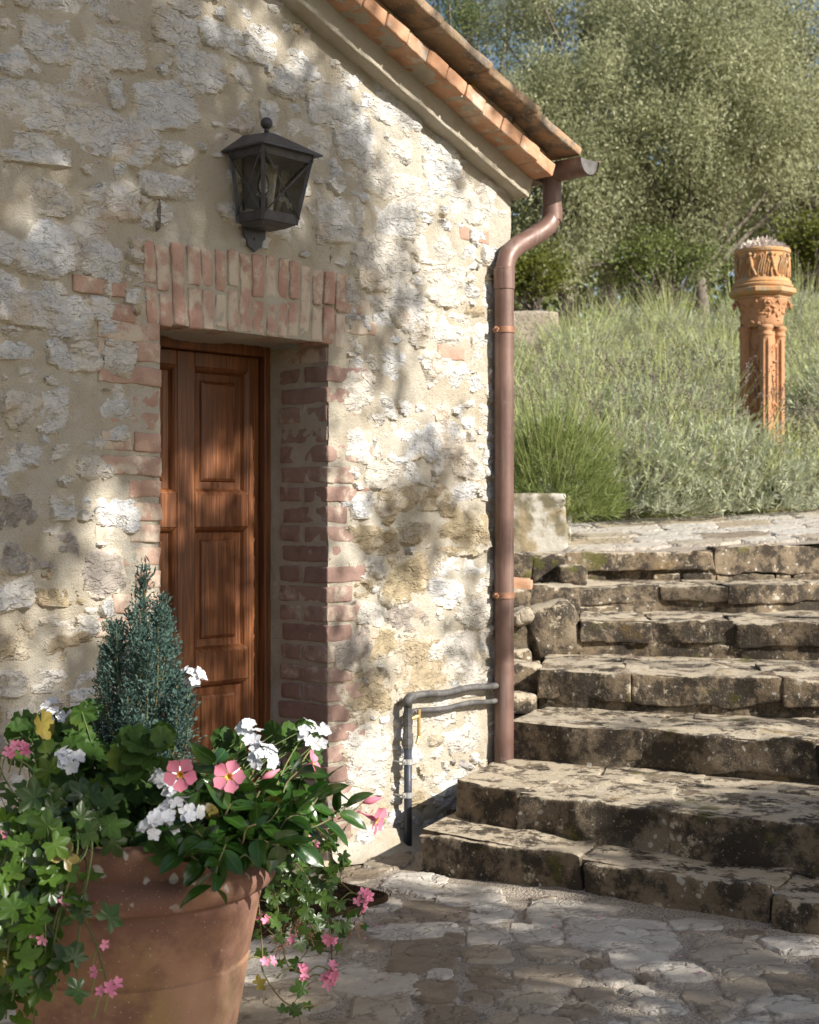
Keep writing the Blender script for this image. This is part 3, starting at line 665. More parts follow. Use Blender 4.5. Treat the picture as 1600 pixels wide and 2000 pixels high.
    obj('lamp_holder', MB().add(*tube([(-.02, -.09, .10), (-.02, -.09, .19)], .016, 12)).mesh('lamp_holder'), M['plastic'], L)
    t = np.linspace(0, 1, 12); V, q = lathe([(.006 + .018 * math.sin(math.pi * min(1, a * .96)) ** .7, .19 + .085 * a) for a in t], 14)
    bl = obj('light_bulb', MB().add(V + np.array([-.02, -.09, 0]), q).mesh('light_bulb'), M['glass'], L)
    obj('filament', MB().add(*tube([(-.02, -.09, .20), (-.02, -.09, .262)], .004, 6)).mesh('filament'), M['brass'], bl)
build_lantern()

# ------------------------------------------------------------------ water pipe with tap
def build_pipe():
    W = tag(empty('water_pipe', W2(.4075, -.0, 0), TH), 'grey water pipe with yellow-handled tap running up the wall beside the lowest step', 'pipe')
    z0, y = .616, -.055
    obj('plastic_pipe', MB().add(*tube([(0, y, .0), (0, y, .42)], .0165, 14)).mesh('plastic_pipe'), M['plastic'], W)
    v = obj('valve_body', MB().add(*tube([(0, y, .415), (0, y, .43), (0, y, .431), (0, y, .475), (0, y, .476), (0, y, .51), (0, y, .511), (0, y, .56), (0, y, .561), (0, y, .585)], [.019, .019, .022, .022, .0175, .0175, .0205, .0205, .017, .017], 8)).mesh('valve_body', False), M['zinc'], W)
    hd = MB(); hd.add(*tube([(.012, y - .01, .535), (.04, y - .022, .545)], .009, 8)); hd.add(*cbox(.034, .048, y - .030, y - .018, .455, .572, .003)); hd.add(*tube(curve([(.041, y - .024, .46), (.034, y - .026, .445), (.026, y - .026, .432)], 6), .008, 6))
    obj('tap_handle', hd.mesh('tap_handle', False), M['brass'], v)
    wob = lambda u: .004 * math.sin(u * 19)
    up = [(0, y, .585), (.0, y, .605), (.012, y, .618), (.035, y, .622)] + [(u, y + .008, .622 + wob(u)) for u in np.linspace(.06, .62, 14)]
    obj('upper_run', MB().add(*tube(curve(up, 40), .0145, 10)).mesh('upper_run'), M['zinc'], W); obj('elbow', MB().add(*tube([(-.006, y, .585), (.0, y, .612), (.012, y, .62), (.03, y, .622)], .021, 10)).mesh('elbow'), M['zinc'], W)
    lo = [(.02, y, .555)] + [(u, y + .01, .556 + wob(u + 2)) for u in np.linspace(.05, .60, 14)]
    obj('lower_run', MB().add(*tube(curve(lo, 30), .0115, 10)).mesh('lower_run'), M['zinc'], W)
    for z in (.36, .224):
        mb = MB().add(*tube([(0, y, z - .011), (0, y, z - .0109), (0, y, z + .011), (0, y, z + .0111)], [.0165, .0195, .0195, .0165], 14)); mb.add(*cbox(-.032, -.017, y - .004, y + .004, z - .010, z + .010, .001)); mb.add(*cbox(.017, .032, y - .004, y + .004, z - .010, z + .010, .001)); mb.add(*tube([(-.026, y - .012, z), (-.026, y + .05, z)], .004, 6))
        obj('pipe_clamp', mb.mesh('pipe_clamp', False), M['galv'], W)
build_pipe()

# ------------------------------------------------------------------ stone stairs
ST = tag(empty('stone_stairs', (1.0, 5.4, 0)), 'worn flight of seven rough sandstone steps climbing beside the wall corner', 'stairs')
STEPS = [  # front edge polyline (x, y), top level at left and right, level below
 (((.031, 5.70), (.31, 5.50), (.62, 5.28), (.90, 5.10), (1.19, 4.90), (1.42, 4.78), (2.0, 4.46), (2.7, 4.1)), .168, .115, 0., 1.),
 (((.185, 5.954), (.417, 5.73), (.66, 5.63), (.95, 5.43), (1.22, 5.22), (1.45, 5.11), (2.1, 4.80), (2.9, 4.45)), .300, .292, .14, 1.),
 (((.42, 6.54), (.72, 6.33), (.978, 6.28), (1.30, 6.10), (1.63, 5.91), (2.3, 5.6), (3.2, 5.2)), .463, .452, .29, .9),
 (((.60, 7.037), (.795, 6.93), (1.02, 6.87), (1.26, 6.79), (1.68, 6.67), (2.0, 6.6), (2.7, 6.4), (3.5, 6.1)), .635, .628, .45, .72),
 (((.872, 7.735), (1.25, 7.72), (1.667, 7.59), (2.06, 7.45), (2.8, 7.25), (3.7, 7.0)), .82, .808, .63, .62),
 (((.76, 8.33), (.98, 8.36), (1.42, 8.42), (1.79, 8.34), (2.39, 8.6), (3.0, 8.5), (4.0, 8.3)), .958, .962, .81, .66),
 (((.735, 9.08), (.95, 9.10), (1.24, 9.15), (1.88, 9.12), (2.1, 9.28), (2.62, 9.32), (3.4, 9.3), (4.4, 9.2)), 1.098, 1.17, .95, .7)]
JO = ([0, 2, 4, 6, 7], [0, 1, 3, 5, 6, 7], [0, 2, 4, 5, 6], [0, 2, 4, 5, 6, 7], [0, 1, 2, 4, 5], [0, 2, 3, 4, 6], [0, 1, 3, 5, 6, 7])
DEP = (.75, 1.0, 1.0, 1.2, 1.2, 1.2, .62)
def arclen(P): return np.concatenate([[0], np.cumsum(np.linalg.norm(np.diff(P, axis=0), axis=1))])
for si, (pl, hl, hr, hb, cap) in enumerate(STEPS):
    P = np.array(pl); s = arclen(P); back = np.array([.40, .916]) if si < 3 else np.array([.15, .99])
    hgt = lambda t: hl + (hr - hl) * min(1, t / 1.6)
    d = P[-1] - P[0]; d /= np.linalg.norm(d)
    # recessed mortar core of the step
    Pc = P + back * .022; quadV = []
    n = 40; tt = np.linspace(s[0] + .015, s[-1], n); cx = np.interp(tt, s, Pc[:, 0]); cy = np.interp(tt, s, Pc[:, 1]); ht = np.array([hgt(t) for t in tt]) - .006
    base = hb - .10; rows_ = []
    for f in np.linspace(0, 1, 6):
        zz = base + (ht - base) * f; ins = .018 * fbm(np.stack([cx * 9, cy * 9, zz * 14], -1), 3, si); rows_.append(np.stack([cx + back[0] * ins, cy + back[1] * ins, zz], -1))
    for f in np.linspace(.1, 1, 8): rows_.append(np.stack([cx + back[0] * DEP[si] * f, cy + back[1] * DEP[si] * f, ht + .004 * vn(np.stack([cx * 9, cy * 9 + f * 7, ht], -1), si)], -1))
    V = np.stack(rows_); mb = MB().add(V, gridfaces(14, n)[:, ::-1])
    e0 = V[:, 0]; g0 = e0.copy(); g0[:, 2] = base; mb.add(np.concatenate([e0, g0]), gridfaces(2, 14))
    stp = obj('step', mb.mesh('step', True, 40), M['steps'], ST, (-1.0, -5.4, 0))
    keep = JO[si]; P = P[keep]; s = s[keep]; dfr = R.uniform(.36, .60, len(P))
    for j in range(len(P) - 1):
        a, b = P[j], P[j + 1]; L = np.linalg.norm(b - a); m = 1
        for k in range(m):
            h = hgt(s[j] + L * .5) + R.uniform(-.004, .005); cp = cap * R.uniform(.85, 1.12) if cap < 1 else 1.0
            zlo = h - (h - hb) * min(1, cp) - (.03 if cap >= 1 else 0); g_ = .0025
            e = (b - a) / L; jut = R.uniform(-.014, .014); lean_a = lean_b if j else np.zeros(2); lean_b = e * R.uniform(-.12, .12)
            q0, q1 = a + e * g_ - back * jut, b - e * g_ - back * jut; dj = DEP[si] * (1 if si < 6 else .8) * dfr[j]
            sk = R.uniform(-.05, .05); quad = [q0, q1, q1 + back * dj + lean_b, q0 + back * dj + lean_a]
            V, q = rblock(L - 2 * g_, dj, h - zlo, (.026, .045, .024), .009, .028, 5.0, 2000 + si * 50 + j, .004, quad, True)
            V[:, 2] += zlo; c = V.mean(0); c[2] = zlo; obj('stone', make_mesh('stone', V - c, q, True, 42), M['steps'], stp, c)
            # slab behind it on the tread
            q2 = [quad[3] + back * .006 + e * (.10 if j else .0), quad[2] + back * .006 + e * .10, quad[2] + back * (DEP[si] - dj), quad[3] + back * (DEP[si] - dj)]
            V, q = rblock(L - 2 * g_, DEP[si] - dj, .08, (.04, .05, .04), .007, .012, 6, 2500 + si * 50 + j, .003, q2, True)
            V[:, 2] += h - .082; c = V.mean(0); obj('stone', make_mesh('stone', V - c, q, True, 42), M['steps'], stp, c)
            if cap < 1:                     # small packing stones in the recess below the cap
                nn = max(1, int(L / .22)); ws = np.sort(R.uniform(0, 1, nn - 1)) if nn > 1 else []
                ed = np.concatenate([[0], ws, [1]])
                for p in range(nn):
                    if (ed[p + 1] - ed[p]) * L < .05 or R.random() < .2: continue
                    r0, r1 = a + e * L * (ed[p] + .01) + back * R.uniform(.008, .035), a + e * L * (ed[p + 1] - .01) + back * R.uniform(.008, .035)
                    V, q = rblock(np.linalg.norm(r1 - r0), .12, zlo - hb + .012, (.03, .05, .025), .014, .012, 9, 3000 + si * 90 + j * 9 + p, .004, [r0, r1, r1 + back * .12, r0 + back * .12])
                    V[:, 2] += hb - .02; c = V.mean(0); obj('stone', make_mesh('stone', V - c, q, True, 42), M['steps'], stp, c)

# rubble between the stairs and the building corner
RW = tag(empty('rubble_wall', (.85, 8.0, .6)), 'low mossy rubble retaining wall between downpipe and upper steps', 'wall')
o_ = np.array([.85, 8.0, .6])
def rub(px, py, pw, ph, Y, dep=.3, seed=0, mat='steps', r=.03, rot=0., wr=None):
    c = PX(px, py, Y); wd, hg = pw * Y / F, ph * Y / F
    V, q = rblock(wd, dep, hg, (.03, .05, .03), r, .02, 7, seed, .004); V -= np.array([wd / 2, 0, hg / 2])
    cs, sn = math.cos(rot), math.sin(rot); V = np.stack([V[:, 0] * cs - V[:, 2] * sn, V[:, 1], V[:, 0] * sn + V[:, 2] * cs], -1)
    obj('stone', make_mesh('stone', V, q, True, 45), M[mat], RW, c - o_)
rub(1082, 1240, 120, 122, 7.72, .35, 1, 'steps', .11, .3)
rub(1021, 1206, 40, 34, 7.6, .2, 2, 'flag_m', .03, .4); rub(1010, 1250, 50, 60, 7.75, .25, 3); rub(1012, 1175, 48, 46, 7.9, .3, 4)
rub(1012, 1141, 56, 20, 8.0, .2, 5, 'verge', .01); rub(1070, 1168, 130, 48, 8.06, .4, 6); rub(1072, 1113, 72, 56, 8.75, .5, 7); rub(1012, 1108, 56, 52, 8.7, .4, 8)
rub(1030, 1330, 70, 62, 7.12, .3, 9); rub(1022, 1378, 60, 44, 7.0, .3, 10); rub(1016, 1290, 50, 40, 7.4, .3, 11); rub(1120, 1125, 60, 40, 8.6, .3, 12)
Vc, qc = rblock(.75, .95, .82, (.1, .1, .1), .03, .03, 4, 77); Vc += np.array([.0, 8.1, .0]) - o_; Vd, qd = rblock(.80, .7, 1.03, (.1, .1, .1), .03, .03, 4, 78); Vd += np.array([.0, 9.0, .0]) - o_
qc = np.concatenate([qc, qd + len(Vc)]); Vc = np.concatenate([Vc, Vd])
obj('mortar_core', make_mesh('mortar_core', Vc, qc), M['pmort'], RW)
# ------------------------------------------------------------------ paving of the courtyard
PETM = m_plain('fallen_petal', (.62, .22, .36), (.70, .34, .46), .7, 30)
def build_paving():
    xs = np.linspace(-3.2, 3.2, 220); ys = np.linspace(2.4, 6.6, 150); X, Y = np.meshgrid(xs, ys)
    P = np.stack([X, Y, 0 * X], -1); Z = .006 * fbm(P * 5, 3, 8) + .0025 * fbm(P * 24, 3, 9)
    s = .53 * (X - .036) + .85 * (Y - 5.72); Z += .035 * sstep(-.16, -.02, s) * sstep(.1, .6, X)
    o = obj('courtyard_paving', make_mesh('courtyard_paving', np.stack([X, Y, Z], -1), gridfaces(*X.shape)), M['pmort']); o['kind'] = 'structure'; return o
PV = build_paving()
FL = [(490,180,160,50,'l'),(640,215,170,54,'l'),(545,252,190,56,'d'),(430,287,62,16,'d'),(852,262,110,64,'l'),(690,318,112,46,'l'),(830,318,130,40,'l'),(490,312,240,40,'l'),(520,378,185,100,'d'),(388,350,62,26,'d'),(312,342,100,60,'d'),
 (690,436,112,58,'d'),(858,437,172,66,'m'),(985,400,72,32,'d'),(1125,445,44,24,'d'),(1370,382,210,84,'m'),(1398,468,132,56,'m'),(1535,458,140,66,'d'),(1295,510,100,74,'m'),(548,480,122,66,'d'),(595,540,142,44,'d'),(975,484,112,30,'d'),
 (800,505,150,42,'m'),(682,490,90,24,'d'),(380,458,220,56,'l'),(1050,322,260,80,'l'),(1500,522,190,44,'l'),(1160,512,120,40,'l'),(400,522,150,56,'m'),(1105,385,150,50,'l'),(1225,420,120,44,'l'),(880,375,140,36,'m'),(690,372,120,40,'m'),(1040,440,90,40,'l'),
 (400,235,110,30,'l'),(330,150,150,44,'d'),(420,118,110,36,'d'),(330,425,110,36,'l'),(560,430,70,26,'l'),(1150,330,110,54,'l'),(700,262,120,40,'l')]
oc2 = np.zeros((420, 640), bool)
def occ_p(x, y, a, b): return (slice(max(0, int((y - b - 2.4) / .01)), max(0, int((y + b - 2.4) / .01))), slice(max(0, int((x - a + 3.2) / .01)), max(0, int((x + a + 3.2) / .01))))
def flag(x, y, a, b, rot, kd, seed, parent=None, z=0., top=None):
    A, Bq, h, e = plate(a, b, 0, top or R.uniform(.006, .013), .014, R.uniform(5, 10), seed, .13, .0016, .0024, -.014, .055)
    c, s = math.cos(rot), math.sin(rot); V = np.stack([A * c - Bq * s, A * s + Bq * c, h + z], -1)
    return obj('flagstone', make_mesh('flagstone', V, gridfaces(*A.shape), True, 40, {'edge': e}), M['flag_' + kd], parent or PV, (x, y, 0))
for i, (zx, zy, zw, zh, kd) in enumerate(FL):
    px, py = 460 + zx / 1.4035, 1600 + zy / 1.4035; c = GP(px, py); wd = zw / 1.4035 * c[1] / F
    y0 = GP(px, py + zh / 2.807)[1]; y1 = GP(px, py - zh / 2.807)[1]; b = (y1 - y0)
    flag(c[0], c[1], wd * 1.18, b * 1.22, R.normal(0, .12), kd, 5000 + i); oc2[occ_p(c[0], c[1], wd / 2, b / 2)] = True
nf = 0
for sz, tr in ((1., 500), (.65, 900), (.4, 1500), (.25, 1500)):
    for t in range(tr):
        if nf > 230: break
        x, y = R.uniform(-2.6, 2.4), R.uniform(2.9, 6.3); a = R.uniform(.22, .48) * sz; b = a * R.uniform(.55, 1.0)
        s = .53 * (x - .036) + .85 * (y - 5.72)
        wv = (np.array([x, y]) - P0) @ N2
        if (s > -.12 and x > .0) or wv < b * .4: continue
        q = occ_p(x, y, a / 2 + .004, b / 2 + .004)
        if oc2[q].any(): continue
        oc2[q] = True; nf += 1; flag(x, y, a * 1.22, b * 1.22, R.uniform(-.3, .3), str(R.choice(['l', 'm', 'd'], p=(.55, .25, .2))), 5200 + t + int(sz * 1e4))
for i in range(14):                          # fallen petals
    c = GP(R.uniform(560, 1500), R.uniform(1720, 1990), .016); a = R.uniform(0, 6.28); s_ = R.uniform(.005, .010)
    tag(obj('fallen_petal', make_mesh('fallen_petal', [(s_ * math.cos(a + t), s_ * .7 * math.sin(a + t) , .003 * math.sin(2 * t)) for t in np.linspace(0, 5.2, 6)], np.array([[0, 1, 2, 3, 4, 5]])), PETM, None, c), 'tiny pink petal fallen on the paving', 'petal', 'petals fallen on the paving')
# rough mortar skirt where the wall meets the ground
sk = np.linspace(-.0, 1.1, 40); V = []
for f in np.linspace(0, 1, 6):
    off = .10 * (1 - f) ** 1.5; V.append([W2(u_, -off - .012 - .02 * vn(np.array([[u_ * 9, f * 3, 0]]), 4)[0], .002 + .085 * f * f + .012 * vn(np.array([[u_ * 12, f * 4, 2]]), 6)[0]) for u_ in sk])
obj('mortar_skirt', make_mesh('mortar_skirt', np.array(V), gridfaces(6, 40)), M['mortar'], PV)
# ------------------------------------------------------------------ upper path behind the stairs
def build_path():
    xs = np.linspace(.6, 7.5, 150); ys = np.linspace(9.3, 11.6, 60); X, Y = np.meshgrid(xs, ys)
    Z = 1.085 + .05 * (X - .8) + .088 * (Y - 9.2) + .008 * fbm(np.stack([X * 4, Y * 4, 0 * X], -1), 3, 4)
    o = obj('upper_path', make_mesh('upper_path', np.stack([X, Y, Z], -1), gridfaces(*X.shape)), M['pmort']); o['kind'] = 'structure'
    zf = lambda x, y: 1.085 + .05 * (x - .8) + .088 * (y - 9.2)
    y = 9.45; i = 0
    while y < 11.1:
        x = .75 + R.uniform(0, .3); b = R.uniform(.26, .44)
        while x < 6.5:
            a = R.uniform(.35, .7); f = flag(x + a / 2, y + b / 2, a * 1.04, b * R.uniform(.95, 1.1), R.normal(0, .06), str(R.choice(['l', 'm', 'd'], p=(.4, .45, .15))), 6000 + i, o, 0, .016)
            f.location.z = zf(x + a / 2, y + b / 2); f.rotation_euler = (math.atan(.088), -math.atan(.05), 0); x += a; i += 1
        y += b
build_path()

# ------------------------------------------------------------------ doormat
def build_mat():
    u0, u1, v0, v1, r, n = -.86, -.235, .235, .575, .06, 6; pts = []
    for cx, cy, a0 in ((u1 - r, v1 - r, 0), (u0 + r, v1 - r, 90), (u0 + r, v0 + r, 180), (u1 - r, v0 + r, 270)):
        for k in range(n + 1):
            a = math.radians(a0 + 90 * k / n); pts.append((cx + r * math.cos(a), cy + r * math.sin(a)))
    pts = np.array(pts); c = np.array([(u0 + u1) / 2, (v0 + v1) / 2]); m = len(pts); rings = [(1, .012), (1, .026), (.985, .031), (.95, .031), (.935, .027), (.9, .028), (.45, .028)]
    V = np.concatenate([np.stack([*(c + (pts - c) * f).T, np.full(m, z)], -1) for f, z in rings] + [np.array([[c[0], c[1], .028]])])
    W = np.stack([P0[0] + D2[0] * V[:, 0] + N2[0] * V[:, 1], P0[1] + D2[1] * V[:, 0] + N2[1] * V[:, 1], V[:, 2]], -1)
    j = np.arange(m); q = np.concatenate([np.stack([k * m + j, k * m + (j + 1) % m, (k + 1) * m + (j + 1) % m, (k + 1) * m + j], 1) for k in range(len(rings) - 1)])
    t = np.stack([(len(rings) - 1) * m + j, (len(rings) - 1) * m + (j + 1) % m, np.full(m, len(rings) * m)], 1); loc = W.mean(0)
    o = tag(obj('doormat', make_mesh('doormat', W - loc, [q[:, ::-1], t[:, ::-1]], False), M['coir'], None, loc), 'dark brown doormat with rounded corners lying on the paving before the door', 'doormat')
    f = MB(); k = 6000; a = R.uniform(0, 1, (k, 2)); p = np.array([u0 + .01, v0 + .01]) + a * np.array([u1 - u0 - .02, v1 - v0 - .02]); t = R.normal(0, .004, (k, 3)); t[:, 2] = R.uniform(.006, .013, k)
    base = np.stack([P0[0] + D2[0] * p[:, 0] + N2[0] * p[:, 1], P0[1] + D2[1] * p[:, 0] + N2[1] * p[:, 1], np.full(k, .027)], -1) - loc
    s = R.normal(0, .0016, (k, 3)); s[:, 2] = 0; V = np.stack([base - s, base + s, base + t], 1).reshape(-1, 3)
    b = obj('bristles', MB().add(V, np.arange(3 * k).reshape(-1, 3)).mesh('bristles', False), M['coir'], o); b['kind'] = 'stuff'
build_mat()

# ------------------------------------------------------------------ terracotta flower pot
PC = np.array([-.677, 3.6])
pot = tag(empty('flower_pot', (PC[0], PC[1], 0)), 'large terracotta flower pot with rolled rim planted with mixed flowers', 'flower pot')
def lat(name, prof, parent, n=72, mat='pot', sharp=45):
    V, q = lathe(prof, n); 
    d = .004 * fbm(V * 4 + 9, 2, 3); r = np.linalg.norm(V[:, :2], axis=1) + 1e-9; V[:, :2] *= (1 + d / r)[:, None]
    return obj(name, MB().add(V, q).mesh(name, True, sharp), M[mat], parent)
lat('pot_body', [(.001, .0), (.225, .0), (.236, .008), (.245, .06), (.262, .15), (.280, .255), (.2885, .300), (.2895, .304), (.284, .309), (.2845, .314), (.290, .320), (.300, .37), (.310, .42), (.3155, .448), (.319, .46), (.3165, .472), (.3165, .482), (.322, .494), (.318, .62), (.295, .62), (.288, .55), (.26, .30), (.001, .29)], pot)
rim = lat('pot_rim', [(.316, .480), (.330, .482), (.347, .492), (.356, .508), (.357, .524), (.349, .540), (.330, .550), (.321, .558), (.331, .60), (.337, .618), (.338, .628), (.333, .636), (.318, .639), (.306, .634), (.302, .615), (.300, .57)], pot, 96, 'pot', 60)
g = G('potting_soil'); soil = g.fin(g.mix(g.noise(60, 4), (.03, .02, .014), (.07, .05, .035)), .95, g.bump(g.noise(90, 4), 1, .02), .1)
V, q = lathe([(.001, .598), (.1, .60), (.2, .594), (.303, .586)], 40); obj('soil', MB().add(V + np.stack([0 * V[:, 0], 0 * V[:, 0], .008 * vn(V * 30)], -1), q).mesh('soil'), soil, pot)

# ------------------------------------------------------------------ leaves and flowers
def fan(out, zf, hole=None):
    out = np.asarray(out, float); n = len(out); mid = out * .5
    V = np.concatenate([[[0, 0]], mid, out]); V3 = np.concatenate([V, np.zeros((len(V), 1))], 1)
    V3[:, 2] = zf(V3[:, 0], V3[:, 1]); j = np.arange(n)
    t = np.stack([np.zeros(n, int), 1 + j, 1 + (j + 1) % n], 1); q = np.stack([1 + j, 1 + n + j, 1 + n + (j + 1) % n, 1 + (j + 1) % n], 1)
    e = np.concatenate([[0], np.full(n, .5), np.full(n, 1.)]); return V3, [t, q], e
def leaf_ivy(seed):
    g = np.random.default_rng(seed); pts = []
    lob = [-150, -75, 0, 75, 150]                     # five pointed lobes, petiole at -y
    for i, a in enumerate(lob):
        L = (.72, .92, 1.0, .92, .72)[i] * g.uniform(.92, 1.06); aa = math.radians(90 + a * .86)
        for da, rr in ((-24, .68), (-11, .86), (0, 1.0), (11, .86), (24, .68)): pts.append((math.cos(aa + math.radians(da)) * L * rr, math.sin(aa + math.radians(da)) * L * rr))
        if i < 4: a2 = math.radians(90 + (lob[i] + lob[i + 1]) / 2 * .86); pts.append((.52 * math.cos(a2), .52 * math.sin(a2)))
    pts.append((0, -.10)); ph = g.uniform(0, 6)
    V, f, e = fan(np.array(pts) * .55, lambda x, y: .30 * (x * x + y * y) * (1 if seed % 2 else -.8) + .05 * np.sin(9 * np.arctan2(y, x) + ph) * np.hypot(x, y))
    return make_mesh('leaf', V, f, True, None, {'edge': e})
def leaf_round(seed):
    g = np.random.default_rng(seed); n = 30; a = np.radians(-90 + 14) + np.linspace(0, 2 * math.pi - math.radians(28), n)
    r = .5 * (1 + .075 * np.cos(9 * a + g.uniform(0, 6))) * (1 - .05 * np.cos(a)); pts = np.stack([r * np.cos(a), r * np.sin(a) + .05], -1); pts = np.concatenate([pts, [[0, -.06]]])
    ph = g.uniform(0, 6); V, f, e = fan(pts, lambda x, y: .34 * (x * x + y * y) + .085 * np.sin(7 * np.arctan2(y, x) + ph) * np.hypot(x, y) ** 1.2)
    return make_mesh('leaf', V, f, True, None, {'edge': e})
def leaf_ell(seed, wd=.54):
    g = np.random.default_rng(seed); t = np.linspace(0, 1, 9); w_ = wd * .5 * np.sin(math.pi * t ** .85) ** .75 * (1 - .15 * t); w_[0] = .012; w_[-1] = .004
    cur = g.uniform(.08, .28); rows_ = []; fold = g.uniform(.18, .45)
    for k, s in enumerate((-1, -.5, 0, .5, 1)): rows_.append(np.stack([s * w_, t, -cur * t * t + abs(s) * w_ * fold + .012 * np.sin(t * 9 + k)], -1))
    V = np.stack(rows_); e = np.abs(np.repeat(np.array([-1, -.5, 0, .5, 1])[:, None], 9, 1)); return make_mesh('leaf', V, gridfaces(5, 9), True, None, {'edge': e})
def petal_mesh(L, wd, cup, tip=.0, seed=0, twist=0.):
    t = np.linspace(0, 1, 6); prof = np.array([.10, .42, .78, 1.0, .88, .30 - tip]) * wd * .5; rows_ = []
    for s in (-1, -.5, 0, .5, 1): rows_.append(np.stack([s * prof, t * L * (1 - .08 * s * s), cup * L * t * t + abs(s) * prof * .25 + twist * s * prof * t], -1))
    V = np.stack(rows_); return V, gridfaces(5, 6)
def basis(n, up=None, roll=0.0):
    n = Vector(n).normalized(); q = Vector((0, 0, 1)).rotation_difference(n).to_matrix(); return q @ Matrix.Rotation(roll, 3, 'Z')
def mat4(p, n, roll, s):
    b = basis(n, None, roll); m = b.to_4x4() @ Matrix.Scale(s, 4); m.translation = Vector([float(c) for c in p]); return m
def aim(p, d, n, s):                                  # y axis along d, z near n
    d = Vector(d).normalized(); n = Vector(n); n = (n - d * n.dot(d)); n = n.normalized() if n.length > 1e-4 else d.orthogonal().normalized(); x = d.cross(n)
    m = Matrix((x, d, n)).transposed().to_4x4() @ Matrix.Scale(s, 4); m.translation = Vector([float(c) for c in p]); return m
IVY = [leaf_ivy(i) for i in range(5)]; RND = [leaf_round(i) for i in range(5)]; ELL = [leaf_ell(i) for i in range(6)]
ml_ivy = m_leaf('ivy_leaf', (.024, .054, .008), (.066, .122, .015), (.016, .036, .006), .32, .30, .5, veins=True)
ml_rnd = m_leaf('geranium_leaf', (.026, .060, .012), (.052, .105, .018), (.10, .13, .018), .6, .28, .25, veins=True)
ml_ell = m_leaf('mandevilla_leaf', (.016, .050, .008), (.040, .092, .012), (.012, .036, .007), .24, .18, .55, veins=True)
for arr, m in ((IVY, ml_ivy), (RND, ml_rnd), (ELL, ml_ell)):
    for me in arr: me.materials.append(m)
m_stem = m_plain('green_stem', (.06, .10, .03), (.11, .13, .04), .6, 40); m_redstem = m_plain('reddish_stem', (.13, .09, .04), (.10, .12, .04), .6, 40)
m_white = m_leaf('white_petal', (.62, .63, .66), (.70, .69, .69), (.56, .58, .66), .6, .25, .15, tcol=(.7, .7, .7))
m_pink = m_leaf('pink_petal', (.80, .26, .42), (.84, .34, .48), (.85, .45, .55), .55, .3, .2, tcol=(.8, .35, .45))
m_coral = m_leaf('mandevilla_petal', (.74, .21, .31), (.78, .28, .37), (.82, .42, .48), .5, .3, .2, tcol=(.85, .35, .4))
m_throat = m_plain('yellow_throat', (.60, .30, .03), (.7, .42, .05), .6, 60); m_bract = m_plain('flower_calyx', (.16, .20, .06), (.22, .20, .07), .6, 30)
m_dry = m_plain('dry_flower', (.20, .10, .05), (.27, .14, .08), .8, 30)
def rnd_dir(g, up=.3): 
    v = g.normal(0, 1, 3); v /= np.linalg.norm(v); return v
def floret(n, L, wd, cup, seed, tip=0.):              # five petals joined as one floret mesh
    mb = MB(); g = np.random.default_rng(seed)
    for k in range(n):
        V, f = petal_mesh(L * g.uniform(.85, 1.1), wd, cup + g.uniform(-.12, .12), tip, seed); a = 2 * math.pi * k / n + g.normal(0, .12); c, s = math.cos(a), math.sin(a)
        V = V.reshape(-1, 3); mb.add(np.stack([V[:, 0] * c - V[:, 1] * s, V[:, 0] * s + V[:, 1] * c, V[:, 2]], -1), f)
    return mb.mesh('flower')
FW = [floret(5, .0185, .0145, .07, i) for i in range(4)]; FP = [floret(5, .0155, .0092, .35, 20 + i) for i in range(4)]
for m in FW: m.materials.append(m_white)
for m in FP: m.materials.append(m_pink)
class Plant:
    def __init__(s, name, label, cat, loc):
        s.root = tag(empty(name, loc), label, cat); s.loc = np.array(loc, float); s.st = MB(); s.n = 0
    def leaf(s, me, M4):
        M4 = Matrix.Translation(Vector([-float(c) for c in s.loc])) @ M4; obj('leaf', me, None, s.root, mw=M4); s.n += 1
    def stem(s, path, r=.002, n=5): s.st.add(*[x if i else x - s.loc for i, x in enumerate(tube(path, r, n))])
    def fin(s, mat):
        if s.st.n: obj('stems', s.st.mesh('stems'), mat, s.root)
    def head(s, p, nrm, kind, n, spread, root_pt, seed):
        g = np.random.default_rng(seed); p = np.array(p, float); nrm = np.array(nrm, float) / np.linalg.norm(nrm); mb = MB(); base = p - nrm * spread * 1.15
        if root_pt is not None: mb.add(*[x if i else x - s.loc for i, x in enumerate(tube(curve([root_pt, (np.array(root_pt) + base) / 2 + np.array([0, 0, .02]), base], 8), .0019, 5))])
        fl = []
        for k in range(n):
            d = g.normal(0, 1, 3); d /= np.linalg.norm(d); d = d + nrm * .9; d /= np.linalg.norm(d); q = base + d * spread * g.uniform(1.2, 1.7)
            mb.add(*[x if i else x - s.loc for i, x in enumerate(tube([base, base * .4 + q * .6 + np.array([0, 0, .003]), q], .0010, 4))]); fl.append((q, d))
        h = obj('flower_head', mb.mesh('flower_head'), m_bract, s.root)
        for k, (q, d) in enumerate(fl):
            v = d + nrm * .5 + g.normal(0, .3, 3)
            obj('flower', (FW if kind == 'w' else FP)[k % 4], None, h, mw=mat4(q - s.loc, v, g.uniform(0, 6), g.uniform(.85, 1.15)))
CAMD = lambda p: (np.array([0, 0, H]) - p) / np.linalg.norm(np.array([0, 0, H]) - p)
g = np.random.default_rng(5)
SOIL = lambda: np.array([PC[0] + g.uniform(-.18, .18), PC[1] + g.uniform(-.18, .18), .6])

